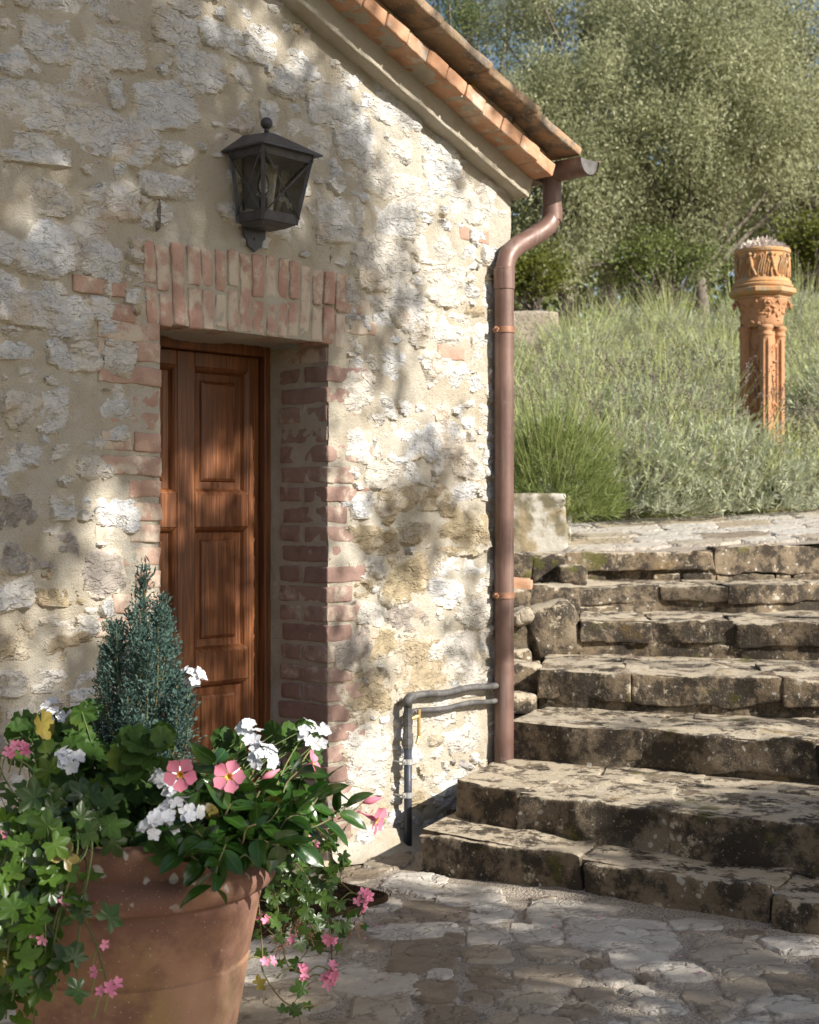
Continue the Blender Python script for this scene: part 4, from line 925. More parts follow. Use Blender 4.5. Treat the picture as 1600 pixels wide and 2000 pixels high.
# white zonal geranium in the middle and behind
ge = Plant('white_geranium', 'white geranium with rounded scalloped leaves round the foot of the small conifer', 'geranium', (PC[0] - .05, PC[1], .6))
def gleaf(px, py, Y, s, tilt=.5):
    p = PX(px, py, Y); n = CAMD(p) * g.uniform(.5, 1.1) + np.array([0, 0, g.uniform(.2, .9)]) + g.normal(0, tilt, 3); n[1] = min(n[1], -.15)
    ge.leaf(RND[g.integers(5)], mat4(p, n, g.uniform(0, 6), s))
    r = SOIL() * .6 + np.array([p[0], PC[1], .6]) * .4; r[2] = .6; ge.stem(curve([r, (r + p) / 2 + np.array([0, .0, .03]), p], 6), .0016, 4)
for _ in range(165):
    px, py = g.uniform(80, 430), g.uniform(1455, 1672)
    if px > 330 and py < 1520: continue
    t = (py - 1455) / 220; gleaf(px, py, 3.62 - .27 * t + g.uniform(-.10, .06), g.uniform(.052, .088))
for _ in range(40): gleaf(g.uniform(25, 175), g.uniform(1385, 1500), g.uniform(3.55, 3.85), g.uniform(.045, .075), .7)
for _ in range(20): gleaf(g.uniform(235, 325), g.uniform(1430, 1520), g.uniform(3.32, 3.42), g.uniform(.05, .08))
for _ in range(40): gleaf(g.uniform(430, 620), g.uniform(1425, 1530), g.uniform(3.72, 3.9), g.uniform(.04, .065), .7)
for i, (px, py, Y, n, sp) in enumerate(((135, 1478, 3.42, 11, .020), (352, 1578, 3.26, 15, .024), (305, 1606, 3.24, 13, .022), (107, 1385, 3.7, 8, .020), (374, 1318, 3.72, 7, .018), (368, 1345, 3.74, 5, .016), (497, 1440, 3.66, 6, .018), (513, 1467, 3.62, 12, .020), (484, 1416, 3.7, 4, .012), (596, 1420, 3.72, 6, .017), (624, 1430, 3.74, 5, .016), (322, 1507, 3.36, 10, .020))):
    p = PX(px, py, Y); ge.head(p, CAMD(p) * .7 + np.array([0, 0, .6]), 'w', int(n * 1.1), sp * 1.1, np.array([p[0] * .75 + PC[0] * .25, PC[1] * .6 + Y * .4, .61]), 40 + i)
ge.fin(m_stem)

# trailing pink ivy geraniums
def trailer(pl, strands, leaf_s, dens, gg):
    for pts in strands:
        P = np.array([PX(*p) for p in pts]); C = curve(P, 40); pl.stem(C, .0021, 5); L = arclen(C); n = int(L[-1] * dens)
        for k in range(n):
            t = gg.uniform(0, L[-1]); q = np.array([np.interp(t, L, C[:, j]) for j in range(3)]); off = gg.normal(0, .028, 3); off[1] -= abs(off[1]) * .6; p = q + off
            nn = CAMD(p) + np.array([.25, 0, gg.uniform(.0, .9)]) + gg.normal(0, .45, 3)
            if pl.n < 300: pl.leaf(IVY[gg.integers(5)], mat4(p, nn, gg.uniform(0, 6.28), gg.uniform(*leaf_s))); pl.stem([q, (q + p) / 2 + np.array([0, 0, -.004]), p], .0011, 3)
iv = Plant('ivy_geranium', 'pink ivy geranium trailing down the left side of the pot to the ground', 'ivy geranium', (PC[0] - .25, PC[1] - .15, .6))
gg = np.random.default_rng(8); S = []
for k in range(26):
    x0 = gg.uniform(-40, 190); x1 = x0 * .8 + gg.uniform(-70, 30); y1 = gg.uniform(1760, 2080) if x0 < 120 else gg.uniform(1700, 1900); Y = gg.uniform(3.12, 3.35)
    S.append(((120 + x0 * .5, 1640, 3.42), (x0 * .9 + 10, 1600 + gg.uniform(-40, 20), 3.36), (x0, 1660, Y), (x1 * .6 + x0 * .4, (1660 + y1) / 2, Y - .02), (x1, y1, Y)))
S += [((150, 1660, 3.38), (170, 1690, 3.22), (160, 1770, 3.18), (190, 1850, 3.17), (210, 1925, 3.16)), ((120, 1650, 3.38), (60, 1720, 3.2), (90, 1800, 3.17), (120, 1860, 3.16), (100, 1960, 3.16)),
      ((60, 1600, 3.4), (0, 1500, 3.5), (20, 1450, 3.5), (40, 1440, 3.5)), ((100, 1600, 3.4), (60, 1500, 3.5), (-10, 1470, 3.5), (-30, 1440, 3.5)), ((80, 1620, 3.4), (20, 1560, 3.38), (-40, 1560, 3.36))]
trailer(iv, S, (.055, .09), 22, gg)
for i, (px, py, Y, n) in enumerate(((18, 1472, 3.42, 4), (36, 1462, 3.42, 5), (56, 1468, 3.43, 3), (85, 1822, 3.13, 3), (226, 1930, 3.13, 3), (206, 1942, 3.13, 3), (8, 1645, 3.2, 2), (125, 1768, 3.14, 1), (200, 1893, 3.15, 2), (200, 1845, 3.15, 2))):
    p = PX(px, py, Y); iv.head(p, CAMD(p) + np.array([0, 0, .2]), 'p', max(1, n - 1), .010, p + np.array([-.03, .03, -.06]), 70 + i)
iv.fin(m_stem)
ir = Plant('ivy_geranium', 'pink ivy geranium hanging behind the right side of the pot, over the doormat', 'ivy geranium', (PC[0] + .3, PC[1] + .1, .6))
gg = np.random.default_rng(18)
S = [((540, 1640, 3.75), (600, 1650, 3.8), (640, 1700, 3.85), (690, 1745, 3.9)), ((520, 1640, 3.7), (560, 1720, 3.75), (600, 1830, 3.8), (650, 1832, 3.8)), ((510, 1650, 3.68), (540, 1760, 3.7), (560, 1880, 3.72), (600, 1905, 3.72)),
     ((520, 1640, 3.72), (590, 1700, 3.8), (640, 1800, 3.84), (650, 1900, 3.84)), ((500, 1700, 3.68), (512, 1850, 3.66), (515, 1900, 3.64), (560, 1960, 3.62), (620, 1965, 3.62)), ((530, 1650, 3.72), (560, 1690, 3.75), (570, 1790, 3.75), (540, 1830, 3.72)),
     ((600, 1600, 3.78), (640, 1640, 3.82), (650, 1680, 3.84)), ((540, 1660, 3.8), (600, 1740, 3.86), (660, 1780, 3.9), (720, 1770, 3.92)), ((520, 1690, 3.75), (560, 1790, 3.8), (620, 1850, 3.83), (645, 1860, 3.83)), ((510, 1680, 3.74), (530, 1730, 3.76), (560, 1740, 3.8), (600, 1790, 3.8)), ((520, 1660, 3.74), (540, 1700, 3.76), (590, 1720, 3.8), (640, 1750, 3.84))]
trailer(ir, S + S[:1] + S[5:6] + S[7:], (.032, .058), 34, gg)
for i, (px, py, Y, n) in enumerate(((712, 1752, 3.86, 5), (705, 1765, 3.86, 3), (648, 1828, 3.78, 4), (648, 1896, 3.80, 4), (643, 1912, 3.80, 4), (594, 1900, 3.68, 4), (612, 1640, 3.78, 3), (578, 1832, 3.72, 2), (524, 1878, 3.62, 2), (520, 1795, 3.66, 2))):
    p = PX(px, py, Y); ir.head(p, CAMD(p) + np.array([.3, 0, .2]), 'p', n, .011, p + np.array([-.07, .02, -.02]), 90 + i)
for i, (px, py, Y) in enumerate(((588, 1800, 3.76), (600, 1812, 3.76), (545, 1850, 3.7), (690, 1805, 3.86), (575, 1805, 3.74))):
    mb = MB(); p = PX(px, py, Y) - ir.loc
    for k in range(14): d = gg.normal(0, 1, 3) * .016; mb.add(*tube([p, p + d * .6 + [0, 0, -.004], p + d + np.array([0, 0, -.014])], [.0008, .0008, .0018], 4))
    obj('dry_flower_head', mb.mesh('dry_flower_head'), m_dry, ir.root)
ir.fin(m_redstem)

# mandevilla: glossy leaves in whorls on shoots, pink trumpet flowers
mv = Plant('mandevilla', 'pink mandevilla with dark glossy leaves spilling over the right rim of the pot', 'mandevilla', (PC[0] + .12, PC[1] - .05, .6))
gg = np.random.default_rng(28)
SH = [((420, 1640, 3.5), (400, 1580, 3.4), (380, 1540, 3.36)), ((440, 1640, 3.5), (430, 1560, 3.42), (420, 1480, 3.45)), ((450, 1640, 3.5), (470, 1580, 3.42), (460, 1530, 3.42)), ((470, 1640, 3.5), (540, 1580, 3.45), (560, 1530, 3.48), (590, 1500, 3.5)),
      ((480, 1650, 3.5), (570, 1610, 3.45), (620, 1560, 3.5), (635, 1520, 3.55)), ((480, 1650, 3.5), (600, 1620, 3.46), (660, 1590, 3.52), (680, 1570, 3.55)), ((430, 1660, 3.45), (440, 1650, 3.28), (425, 1690, 3.23), (415, 1740, 3.22)), ((450, 1660, 3.45), (500, 1640, 3.3), (540, 1650, 3.3), (560, 1640, 3.34)),
      ((420, 1660, 3.45), (400, 1640, 3.3), (380, 1620, 3.27), (360, 1600, 3.27)), ((460, 1660, 3.48), (520, 1640, 3.36), (560, 1660, 3.36), (590, 1650, 3.4)), ((440, 1650, 3.5), (480, 1600, 3.4), (500, 1560, 3.38), (510, 1540, 3.4)), ((470, 1650, 3.5), (530, 1640, 3.36), (560, 1600, 3.36), (590, 1590, 3.38)),
      ((410, 1660, 3.45), (390, 1680, 3.28), (370, 1670, 3.25), (345, 1670, 3.25)), ((460, 1640, 3.5), (520, 1590, 3.44), (570, 1570, 3.46), (600, 1560, 3.5)), ((440, 1650, 3.5), (430, 1600, 3.36), (440, 1590, 3.32), (450, 1570, 3.32)), ((470, 1660, 3.48), (500, 1620, 3.36), (530, 1600, 3.33), (550, 1570, 3.36)), ((430, 1650, 3.4), (470, 1650, 3.3), (480, 1620, 3.28), (500, 1610, 3.28)), ((440, 1670, 3.4), (460, 1680, 3.28), (480, 1670, 3.26), (500, 1690, 3.27))]
for sh in SH:
    C = curve(np.array([PX(*p) for p in sh]), 24); mv.stem(C, .0023, 5); L = arclen(C); n = max(5, int(L[-1] / .026))
    for k in range(n):
        t = L[-1] * (k + .6) / n; q = np.array([np.interp(t, L, C[:, j]) for j in range(3)]); q2 = np.array([np.interp(min(t + .01, L[-1]), L, C[:, j]) for j in range(3)]); ax = q2 - q + 1e-6; ax /= np.linalg.norm(ax)
        for sgn in (0, math.pi):
            if mv.n >= 300: break
            a = gg.uniform(-.5, .5) + sgn + (k % 2) * math.pi / 2; o1 = Vector(ax).orthogonal().normalized(); o2 = Vector(ax).cross(o1); d = np.array(o1 * math.cos(a) + o2 * math.sin(a)) + ax * .55 + np.array([.05, -.25, .1])
            mv.leaf(ELL[gg.integers(6)], aim(q, d, np.array([.1, -.35, 1.]) + gg.normal(0, .35, 3), gg.uniform(.056, .088)))
PET = []
for i in range(3):
    V, f = petal_mesh(.033, .033, .12, .12, 0, .35); PET.append(make_mesh('petal', V.reshape(-1, 3), f)); PET[-1].materials.append(m_coral)
def trumpet(px, py, Y, nrm, s=1., root=None):
    p = PX(px, py, Y); nrm = np.array(nrm, float); nrm /= np.linalg.norm(nrm); B4 = mat4(p - mv.loc, nrm, gg.uniform(0, 1), s)
    V, q = lathe([(.0016, -.052), (.002, -.034), (.0045, -.022), (.0062, -.008), (.0085, .0)], 14); fl = obj('flower', MB().add(V, q).mesh('flower'), m_coral, mv.root, mw=B4)
    for k in range(5): obj('petal', PET[k % 3], None, fl, mw=Matrix.Rotation(k * 2 * math.pi / 5, 4, 'Z') @ Matrix.Translation((0, .006, 0)) @ Matrix.Rotation(gg.normal(0, .12), 4, 'X'))
    V, q = lathe([(.0085, .0012), (.006, -.002), (.003, -.010), (.0004, -.012)], 12); obj('throat', MB().add(V, q).mesh('throat'), m_throat, fl)
    b = p - nrm * .052 * s; r = root if root is not None else b + np.array([-.02, .06, -.06]); mv.stem(curve([r, (r + b) / 2, b], 8), .0016, 4)
trumpet(352, 1513, 3.25, (.1, -1, .12)); trumpet(447, 1517, 3.3, (-.05, -1, .2)); trumpet(612, 1492, 3.5, (.8, -.1, .35), .95, PX(570, 1550, 3.5)); trumpet(736, 1602, 3.56, (.95, -.45, -.35), 1.0, PX(670, 1622, 3.55))
for (px, py, Y, d, rt) in ((528, 1513, 3.42, (.8, 0, .45), (500, 1540, 3.42)), (727, 1563, 3.56, (.95, 0, .25), (660, 1600, 3.55))):
    p = PX(px, py, Y); d = np.array(d); d /= np.linalg.norm(d); t = np.linspace(0, 1, 9); path = p - mv.loc + (t[:, None] - .5) * .05 * d
    obj('flower_bud', MB().add(*tube(path, .0012 + .0075 * np.sin(math.pi * t ** .8) ** 1.2, 10)).mesh('flower_bud'), m_coral, mv.root); mv.stem([PX(*rt), (PX(*rt) + p) / 2, p - d * .025], .0018, 5)
mv.fin(m_redstem)

# dwarf conifer
def build_conifer():
    o = np.array([PC[0] + .02, PC[1] + .06, .59]); c = tag(empty('dwarf_conifer', o), 'small blue-green conical conifer rising from the middle of the flower pot', 'conifer')
    g = np.random.default_rng(3); mb = MB(); tr = MB(); tr.add(*tube([(0, 0, 0), (0, 0, .3), (.005, 0, .60)], [.012, .008, .003], 6))
    plumes = [(np.array([0, 0, .66]), np.array([0, 0, .0]), 70)]
    for k in range(36):
        a = k * 2.4 + g.uniform(-.3, .3); zt = .20 + .36 * g.random(); rt = (.150 * (1 - (zt / .66) ** 1.5)) * g.uniform(.75, 1.12) + .012
        plumes.append((np.array([math.cos(a) * rt, math.sin(a) * rt, zt + .05]), np.array([math.cos(a) * .02, math.sin(a) * .02, max(0, zt - .28)]), 44))
    for tip, b0, ns in plumes:
        Cc = curve([b0, b0 * .4 + tip * .6 + np.array([tip[0] * .18, tip[1] * .18, -.02]), tip], 30); tr.add(*tube(Cc[::4], np.linspace(.004, .001, len(Cc[::4])), 4))
        for s in range(ns * 3):
            f = g.random() ** .8; q = Cc[min(29, int(f * 29))]; w_ = .050 * (1 - f) ** .6 + .012; ax = Cc[min(29, int(f * 29) + 1)] - Cc[max(0, int(f * 29) - 1)]; ax = ax / (np.linalg.norm(ax) + 1e-9)
            o2 = g.normal(0, 1, 3); o2 -= ax * o2.dot(ax); o2 /= np.linalg.norm(o2); v = ax * .9 + o2 * .75; v /= np.linalg.norm(v); L = w_ * g.uniform(.8, 1.5); tn = g.random()
            for m in range(7):
                q0 = q + v * L * m / 6; e = v + g.normal(0, .42, 3); e /= np.linalg.norm(e); u = np.cross(e, g.normal(0, 1, 3)); u /= np.linalg.norm(u) + 1e-9; l2 = g.uniform(.007, .013)
                mb.add([q0, q0 + e * l2 * .5 + u * .0023, q0 + e * l2, q0 + e * l2 * .5 - u * .0023], np.array([[0, 1, 2, 3]]), min(1, .5 * tn + .5 * g.random()))
    for k in range(16):
        for j in range(8):
            q = np.array([0, 0, .48 + .012 * k]) + g.normal(0, .006 + .018 * (1 - k / 16), 3) * [1, 1, .4]; e = g.normal(0, .35, 3) + [0, 0, 1]; e /= np.linalg.norm(e); u = np.cross(e, g.normal(0, 1, 3)); u /= np.linalg.norm(u); mb.add([q, q + e * .012 + u * .0024, q + e * .025, q + e * .012 - u * .0024], np.array([[0, 1, 2, 3]]), g.random())
    f = obj('foliage', mb.mesh('foliage', False), m_leaf('conifer_foliage', (.033, .070, .055), (.085, .135, .115), (.05, .085, .07), .7, .15, .2, tint=True), c); f['kind'] = 'stuff'
    obj('trunk', tr.mesh('trunk'), m_redstem, c)
build_conifer()
# ------------------------------------------------------------------ whitewashed planter and lavender
m_wwash = (lambda g: g.fin(g.mix(g.ramp(g.noise(5, 5, .65), .43, .57), (.46, .43, .37), g.mix(g.ramp(g.noise(9, 4), .4, .6), (.30, .24, .15), (.16, .14, .09))), .9, g.bump(g.noise(30, 5), .6, .01), .15))(G('stained_whitewash'))
PL = tag(empty('planter', (.68, 9.75, 1.10)), 'stained whitewashed masonry planter at the top of the steps behind the downpipe', 'planter')
def pl_block(name, x0, x1, y0, y1, z0, z1, seed, mat):
    V, q = rblock(x1 - x0, y1 - y0, z1 - z0, (.04, .06, .04), .022, .018, 4, seed, .004); obj(name, make_mesh(name, V + np.array([x0, y0, z0]), q, True, 45), mat, PL)
pl_block('front_wall', -.45, .345, -.12, .02, -.12, .40, 11, m_wwash); pl_block('side_wall', .26, .385, .03, .75, -.12, .395, 12, m_wwash); pl_block('soil', -.45, .25, .03, .75, -.1, .34, 13, soil)

def leafcloud(C, Dv, L, W_, tints, g):
    """lozenge leaves at C along Dv"""
    n = len(C); Dv = Dv / (np.linalg.norm(Dv, axis=1)[:, None] + 1e-9); U = np.cross(Dv, g.normal(0, 1, (n, 3))); U /= np.linalg.norm(U, axis=1)[:, None] + 1e-9
    L = np.broadcast_to(L, (n,))[:, None]; W_ = np.broadcast_to(W_, (n,))[:, None]
    V = np.stack([C, C + Dv * L * .5 + U * W_, C + Dv * L, C + Dv * L * .5 - U * W_], 1).reshape(-1, 3)
    return V, np.arange(4 * n).reshape(-1, 4), np.repeat(tints, 4)
def ribbons(P, w_, tints, g):
    """P: n x m x 3 centre lines -> thin blades facing random ways"""
    n, m, _ = P.shape; U = np.cross(P[:, -1] - P[:, 0], g.normal(0, 1, (n, 3))); U /= np.linalg.norm(U, axis=1)[:, None] + 1e-9
    wv = w_ * np.linspace(1, .6, m); A = P + U[:, None] * wv[None, :, None]; Bq = P - U[:, None] * wv[None, :, None]
    V = np.stack([A, Bq], 2).reshape(-1, 3); i = (np.arange(n) * m * 2)[:, None] + (np.arange(m - 1) * 2)[None]
    q = np.stack([i, i + 1, i + 3, i + 2], -1).reshape(-1, 4); return V, q, np.repeat(tints, m * 2)
def lav_geo(g, rad, hh, nsp, per, nst, LL=(.04, .065), lw=.0042, sl=.34, w_=.0019, lean=(.10, 0, .25), spk=.85):
    """rounded mound of leafy sprigs with thin straight flower stalks standing out of it"""
    d = g.normal(0, 1, (nsp, 3)); d[:, 2] = np.abs(d[:, 2]) * .9 - .12; d /= np.linalg.norm(d, axis=1)[:, None]
    lump = 1 + .22 * vn(d * 3.1 + rad * 9, 5); r = (.62 + .40 * g.random(nsp) ** .6) * lump; S = np.array([rad, rad, hh])
    K = d * r[:, None] * S; K[:, 2] = np.maximum(K[:, 2], .02); ax = d * np.array([.8, .8, .6]) + np.array(lean) + np.array([0, 0, .35]) + g.normal(0, .22, (nsp, 3)); ax /= np.linalg.norm(ax, axis=1)[:, None]
    k = np.repeat(np.arange(nsp), per); n = len(k); f = np.tile(np.linspace(0, 1, per), nsp)
    C = K[k] + ax[k] * (f * .075 - .03)[:, None] + g.normal(0, .003, (n, 3)); dv = ax[k] * (.55 + .7 * f)[:, None] + g.normal(0, .42, (n, 3))
    t = np.clip(.45 * g.random(n) + .55 * g.random(nsp)[k], 0, 1); lf = leafcloud(C, dv, g.uniform(*LL, n), lw, t, g)
    d2 = g.normal(0, 1, (nst, 3)); d2[:, 2] = np.abs(d2[:, 2]) + .25; d2 /= np.linalg.norm(d2, axis=1)[:, None]
    b = d2 * S * .72; v = d2 * np.array([.75, .75, .8]) + np.array(lean) + g.normal(0, .12, (nst, 3)); v /= np.linalg.norm(v, axis=1)[:, None]
    L = sl * g.uniform(.6, 1.3, nst) + .28 * rad; ss = np.linspace(0, 1, 3); P = b[:, None] + v[:, None] * L[:, None, None] * ss[None, :, None]; P[:, 1:, 2] -= (.02 * ss[1:] ** 2)[None]
    st = ribbons(P, w_, g.random(nst), g); hs = np.where(g.random(nst) < spk)[0]; m = 7; kk = np.repeat(hs, m); ff = np.tile(np.linspace(.87, 1.03, m), len(hs))[:, None]
    sp = leafcloud(b[kk] + v[kk] * L[kk][:, None] * ff, v[kk] * .8 + g.normal(0, .5, (len(kk), 3)), g.uniform(.012, .020, len(kk)), .0042, g.random(len(kk)), g)
    return st, lf, sp
m_lst = m_leaf('lavender_stalk', (.27, .32, .10), (.53, .55, .24), (.38, .42, .16), .6, .25, .25, tint=True)
m_llf = m_leaf('lavender_leaf', (.10, .128, .048), (.60, .62, .42), (.29, .325, .155), .65, .25, .25, tint=True)
m_lsp = m_leaf('lavender_spike', (.13, .10, .095), (.26, .21, .18), (.08, .06, .075), .8, .15, .1, tint=True)
m_gst = m_leaf('green_lavender_stalk', (.17, .205, .055), (.30, .33, .12), (.21, .24, .08), .6, .3, .25, tint=True)
m_glf = m_leaf('green_lavender_leaf', (.10, .14, .035), (.22, .26, .09), (.14, .17, .055), .6, .3, .25, tint=True)
def mbmesh(name, part): return make_mesh(name, part[0], part[1], False, None, {'tint': part[2]})
gl = np.random.default_rng(51)
VARS = []
for i in range(4):
    st, lf, sp = lav_geo(gl, .50, .50, 640, 13, 210, (.035, .055), .0040, .26, .0016); VARS.append((mbmesh('flower_stalks', st), mbmesh('foliage', lf), mbmesh('flower_spikes', sp)))
def bush(x, y, sc, rz, v, label, meshes=None, mats=None, z=None, group=None):
    r = tag(empty('lavender_bush', (x, y, (float(terrain_z(np.array(x), np.array(y))) if z is None else z) - .03), rz), label, 'lavender', group); r.scale = (sc, sc, sc)
    for me, m, nm in zip(meshes or VARS[v], mats or (m_lst, m_llf, m_lsp), ('flower_stalks', 'foliage', 'flower_spikes')): o = obj(nm, me, m, r); o['kind'] = 'stuff'
    return r
FB = [(1.76, 11.5, 1.5, 'grey-green lavender bush beside the green one over the planter'), (2.42, 11.5, 1.38, 'silvery lavender bush in the middle of the front row above the stairs'), (2.98, 11.5, .95, 'silvery lavender bush sprawling at the foot of the terracotta column on its left'),
      (3.55, 11.75, 1.10, 'low lavender bush at the foot of the terracotta column on its right'), (1.55, 12.5, 1.45, 'tall lavender bush leaning behind the green bush'), (2.25, 12.6, 1.5, 'tallest lavender bush left of the column, with shadowy gaps between its stems'), (3.95, 13.2, 1.4, 'lavender bush with long bare stalks right of the terracotta column')]
for i, (x, y, s, lb) in enumerate(FB): bush(x, y, s, i * 1.3, i % 4, lb, group='lavender bushes above the stairs')
st, lf, sp = lav_geo(np.random.default_rng(77), .42, .66, 900, 13, 650, (.05, .085), .0036, .36, .0019, (.05, 0, .55), .25)
bush(.98, 10.1, 1., 0, 0, 'bright green bushy lavender overhanging the whitewashed planter', [mbmesh('flower_stalks', st), mbmesh('foliage', lf), mbmesh('flower_spikes', sp)], (m_gst, m_glf, m_lsp), 1.38)
def build_field():
    g = np.random.default_rng(91); base = [lav_geo(g, .46, .44, 330, 9, 150, (.045, .075), .0056, .34, .0026, (.14, 0, .30), .8) for _ in range(4)]
    mats = (m_lst, m_llf, m_lsp); acc = [MB(), MB(), MB()]
    y = 12.7
    while y < 18.1:
        x = -.5
        while x < .29 * y + 1.3:
            xx, yy = x + g.uniform(-.22, .22), y + g.uniform(-.22, .22); x += .74
            if abs(xx - 3.0) < .55 and 12.0 < yy < 13.2: continue
            z = float(terrain_z(np.array(xx), np.array(yy))); s = g.uniform(.75, 1.15) * (1.0 if xx > 1.9 or yy < 15 else .55); a = g.uniform(0, 6.28); c, sn = math.cos(a) * s, math.sin(a) * s
            for k, part in enumerate(base[g.integers(4)]):
                V = part[0]; acc[k].add(np.stack([V[:, 0] * c - V[:, 1] * sn + xx, V[:, 0] * sn + V[:, 1] * c + yy, V[:, 2] * s + z - .03], -1), part[1], part[2])
        y += .72
    root = None
    for k, nm in enumerate(('lavender_field', 'foliage', 'flower_spikes')):
        o = obj(nm, acc[k].mesh(nm, False), mats[k], root); o['kind'] = 'stuff'
        if root is None: root = tag(o, 'pale sunlit mass of lavender covering the slope up to the olive trees', 'lavender')
build_field()

# ------------------------------------------------------------------ terracotta column
m_col = (lambda g: g.fin(g.mix(g.ramp(g.noise(9, 5, .6), .50, .68, 0, .8), g.mix(g.noise(5, 3), (.40, .20, .10), (.48, .26, .145)), (.24, .145, .09)), .9, g.bump(g.noise(40, 4), .6, .010), .1))(G('column_terracotta'))
m_colw = (lambda g: g.fin(g.mix(g.ramp(g.noise(11, 5, .6), .47, .64, 0, .8), g.mix(g.noise(5, 3), (.44, .23, .10), (.52, .30, .15)), (.34, .27, .18)), .95, g.bump(g.noise(40, 4), .6, .01), .1))(G('weathered_column_terracotta'))
def build_column():
    bz = float(terrain_z(np.array(3.0), np.array(12.5))); c = tag(empty('terracotta_column', (2.97, 12.5, bz - .02), math.radians(43)), 'carved orange terracotta column standing among the lavender', 'column')
    sh = obj('shaft', MB().add(*cbox(-.098, .098, -.098, .098, -.2, 1.16, .006)).mesh('shaft', False), m_col, c); g = np.random.default_rng(6)
    a = np.arange(24) / 24 * 2 * math.pi
    for sx in (-1, 1):
        for sy in (-1, 1):
            r = np.where((np.arange(24) % 6 >= 2) & (np.arange(24) % 6 <= 3), .036, .050); V = []
            for z, k in ((-.2, 0), (1.02, 0), (1.05, 1), (1.10, 1)): rr = r if not k else np.full(24, .050); V.append(np.stack([sx * .098 + rr * np.cos(a), sy * .098 + rr * np.sin(a), np.full(24, z)], -1))
            co = obj('colonnette', MB().add(np.concatenate(V), gridfaces(4, 24).reshape(-1, 4)).add(np.concatenate([V[0][[-1, 0]], V[1][[-1, 0]], V[2][[-1, 0]], V[3][[-1, 0]]]), gridfaces(4, 2)).mesh('colonnette', True, 30), m_col, c)
            V2, q = lathe([(.049, 1.07), (.058, 1.078), (.060, 1.09), (.054, 1.10), (.052, 1.12), (.062, 1.13), (.066, 1.145), (.060, 1.16), (.050, 1.165)], 16); obj('collar', MB().add(V2 + np.array([sx * .098, sy * .098, 0]), q).mesh('collar'), m_col, co)
    def blob(mb, p, r, nrm, sc=(1, 1, 1)):
        t = np.linspace(0, math.pi, 7); V, q = lathe([(max(1e-4, math.sin(x)), -math.cos(x)) for x in t], 10); b = np.array(basis(nrm, None, g.uniform(0, 6))); mb.add((V * np.array([sc[0], sc[1], sc[2]]) * r) @ b.T + p, q)
    for f in range(4):                      # climbing vine in low relief in each recessed face
        mb = MB(); ca, sa = math.cos(f * math.pi / 2), math.sin(f * math.pi / 2); rot = lambda p: np.stack([p[..., 0] * ca - p[..., 1] * sa, p[..., 0] * sa + p[..., 1] * ca, p[..., 2]], -1)
        z = np.linspace(-.1, 1.0, 60); mb.add(*(lambda r: (rot(r[0]), r[1]))(tube(np.stack([.026 * np.sin(z * 13), np.full(60, -.103), z], -1), .010, 6)))
        mb.add(*(lambda r: (rot(r[0]), r[1]))(tube(np.stack([-.03 * np.sin(z * 9 + 1), np.full(60, -.102), z], -1), .008, 6)))
        for k in range(26): blob(mb, rot(np.array([g.uniform(-.04, .04), -.108, g.uniform(-.05, 1.0)])), g.uniform(.014, .03), (-sa * -1, -ca, g.uniform(-.5, .5)), (1, .5, .5))
        obj('vine_relief', mb.mesh('vine_relief'), m_col, sh)
    V, q = lathe([(.15, 1.15), (.165, 1.17), (.172, 1.20), (.178, 1.26), (.192, 1.32), (.215, 1.37), (.22, 1.385), (.15, 1.39)], 32); cp = obj('capital', MB().add(V, q).mesh('capital'), m_col, c)
    mb = MB()
    for k in range(120):
        an = g.uniform(0, 6.28); t = g.random(); r = .165 + .045 * t * t; d = np.array([math.cos(an), math.sin(an), 0]); blob(mb, d * r + [0, 0, 1.175 + .2 * t], g.uniform(.016, .036), d + [0, 0, g.uniform(-.4, .6)], (1, .45, .5))
    for k in range(4):
        an = k * math.pi / 2 + math.pi / 4; d = np.array([math.cos(an), math.sin(an), 0]); th = np.linspace(0, 9, 26); mb.add(*tube(d * .215 + np.stack([d[0] * .004 * th, d[1] * .004 * th, 0 * th], -1) + np.stack([-d[1] * np.cos(th) * .004 * (10 - th), d[0] * np.cos(th) * .004 * (10 - th), 1.335 + np.sin(th) * .004 * (10 - th)], -1), .012, 6))
    obj('acanthus_leaves', mb.mesh('acanthus_leaves'), m_col, cp)
    def octa(rs): 
        V, q = lathe(rs, 8); an = math.pi / 8; return np.stack([V[:, 0] * math.cos(an) - V[:, 1] * math.sin(an), V[:, 0] * math.sin(an) + V[:, 1] * math.cos(an), V[:, 2]], -1), q
    V, q = octa([(.10, 1.385), (.235, 1.388), (.24, 1.40), (.225, 1.405), (.262, 1.42), (.282, 1.435), (.284, 1.465), (.27, 1.475), (.10, 1.48)]); obj('abacus', MB().add(V, q).mesh('abacus', False), m_colw, c)
    V, q = lathe([(.235, 1.474), (.252, 1.485), (.255, 1.50), (.238, 1.512), (.242, 1.525), (.236, 1.535), (.220, 1.56), (.217, 1.70), (.220, 1.765), (.232, 1.775), (.235, 1.795), (.228, 1.806), (.20, 1.806), (.195, 1.77), (.001, 1.77)], 40)
    dr = obj('drum', MB().add(V, q).mesh('drum', True, 40), m_colw, c); mb = MB()
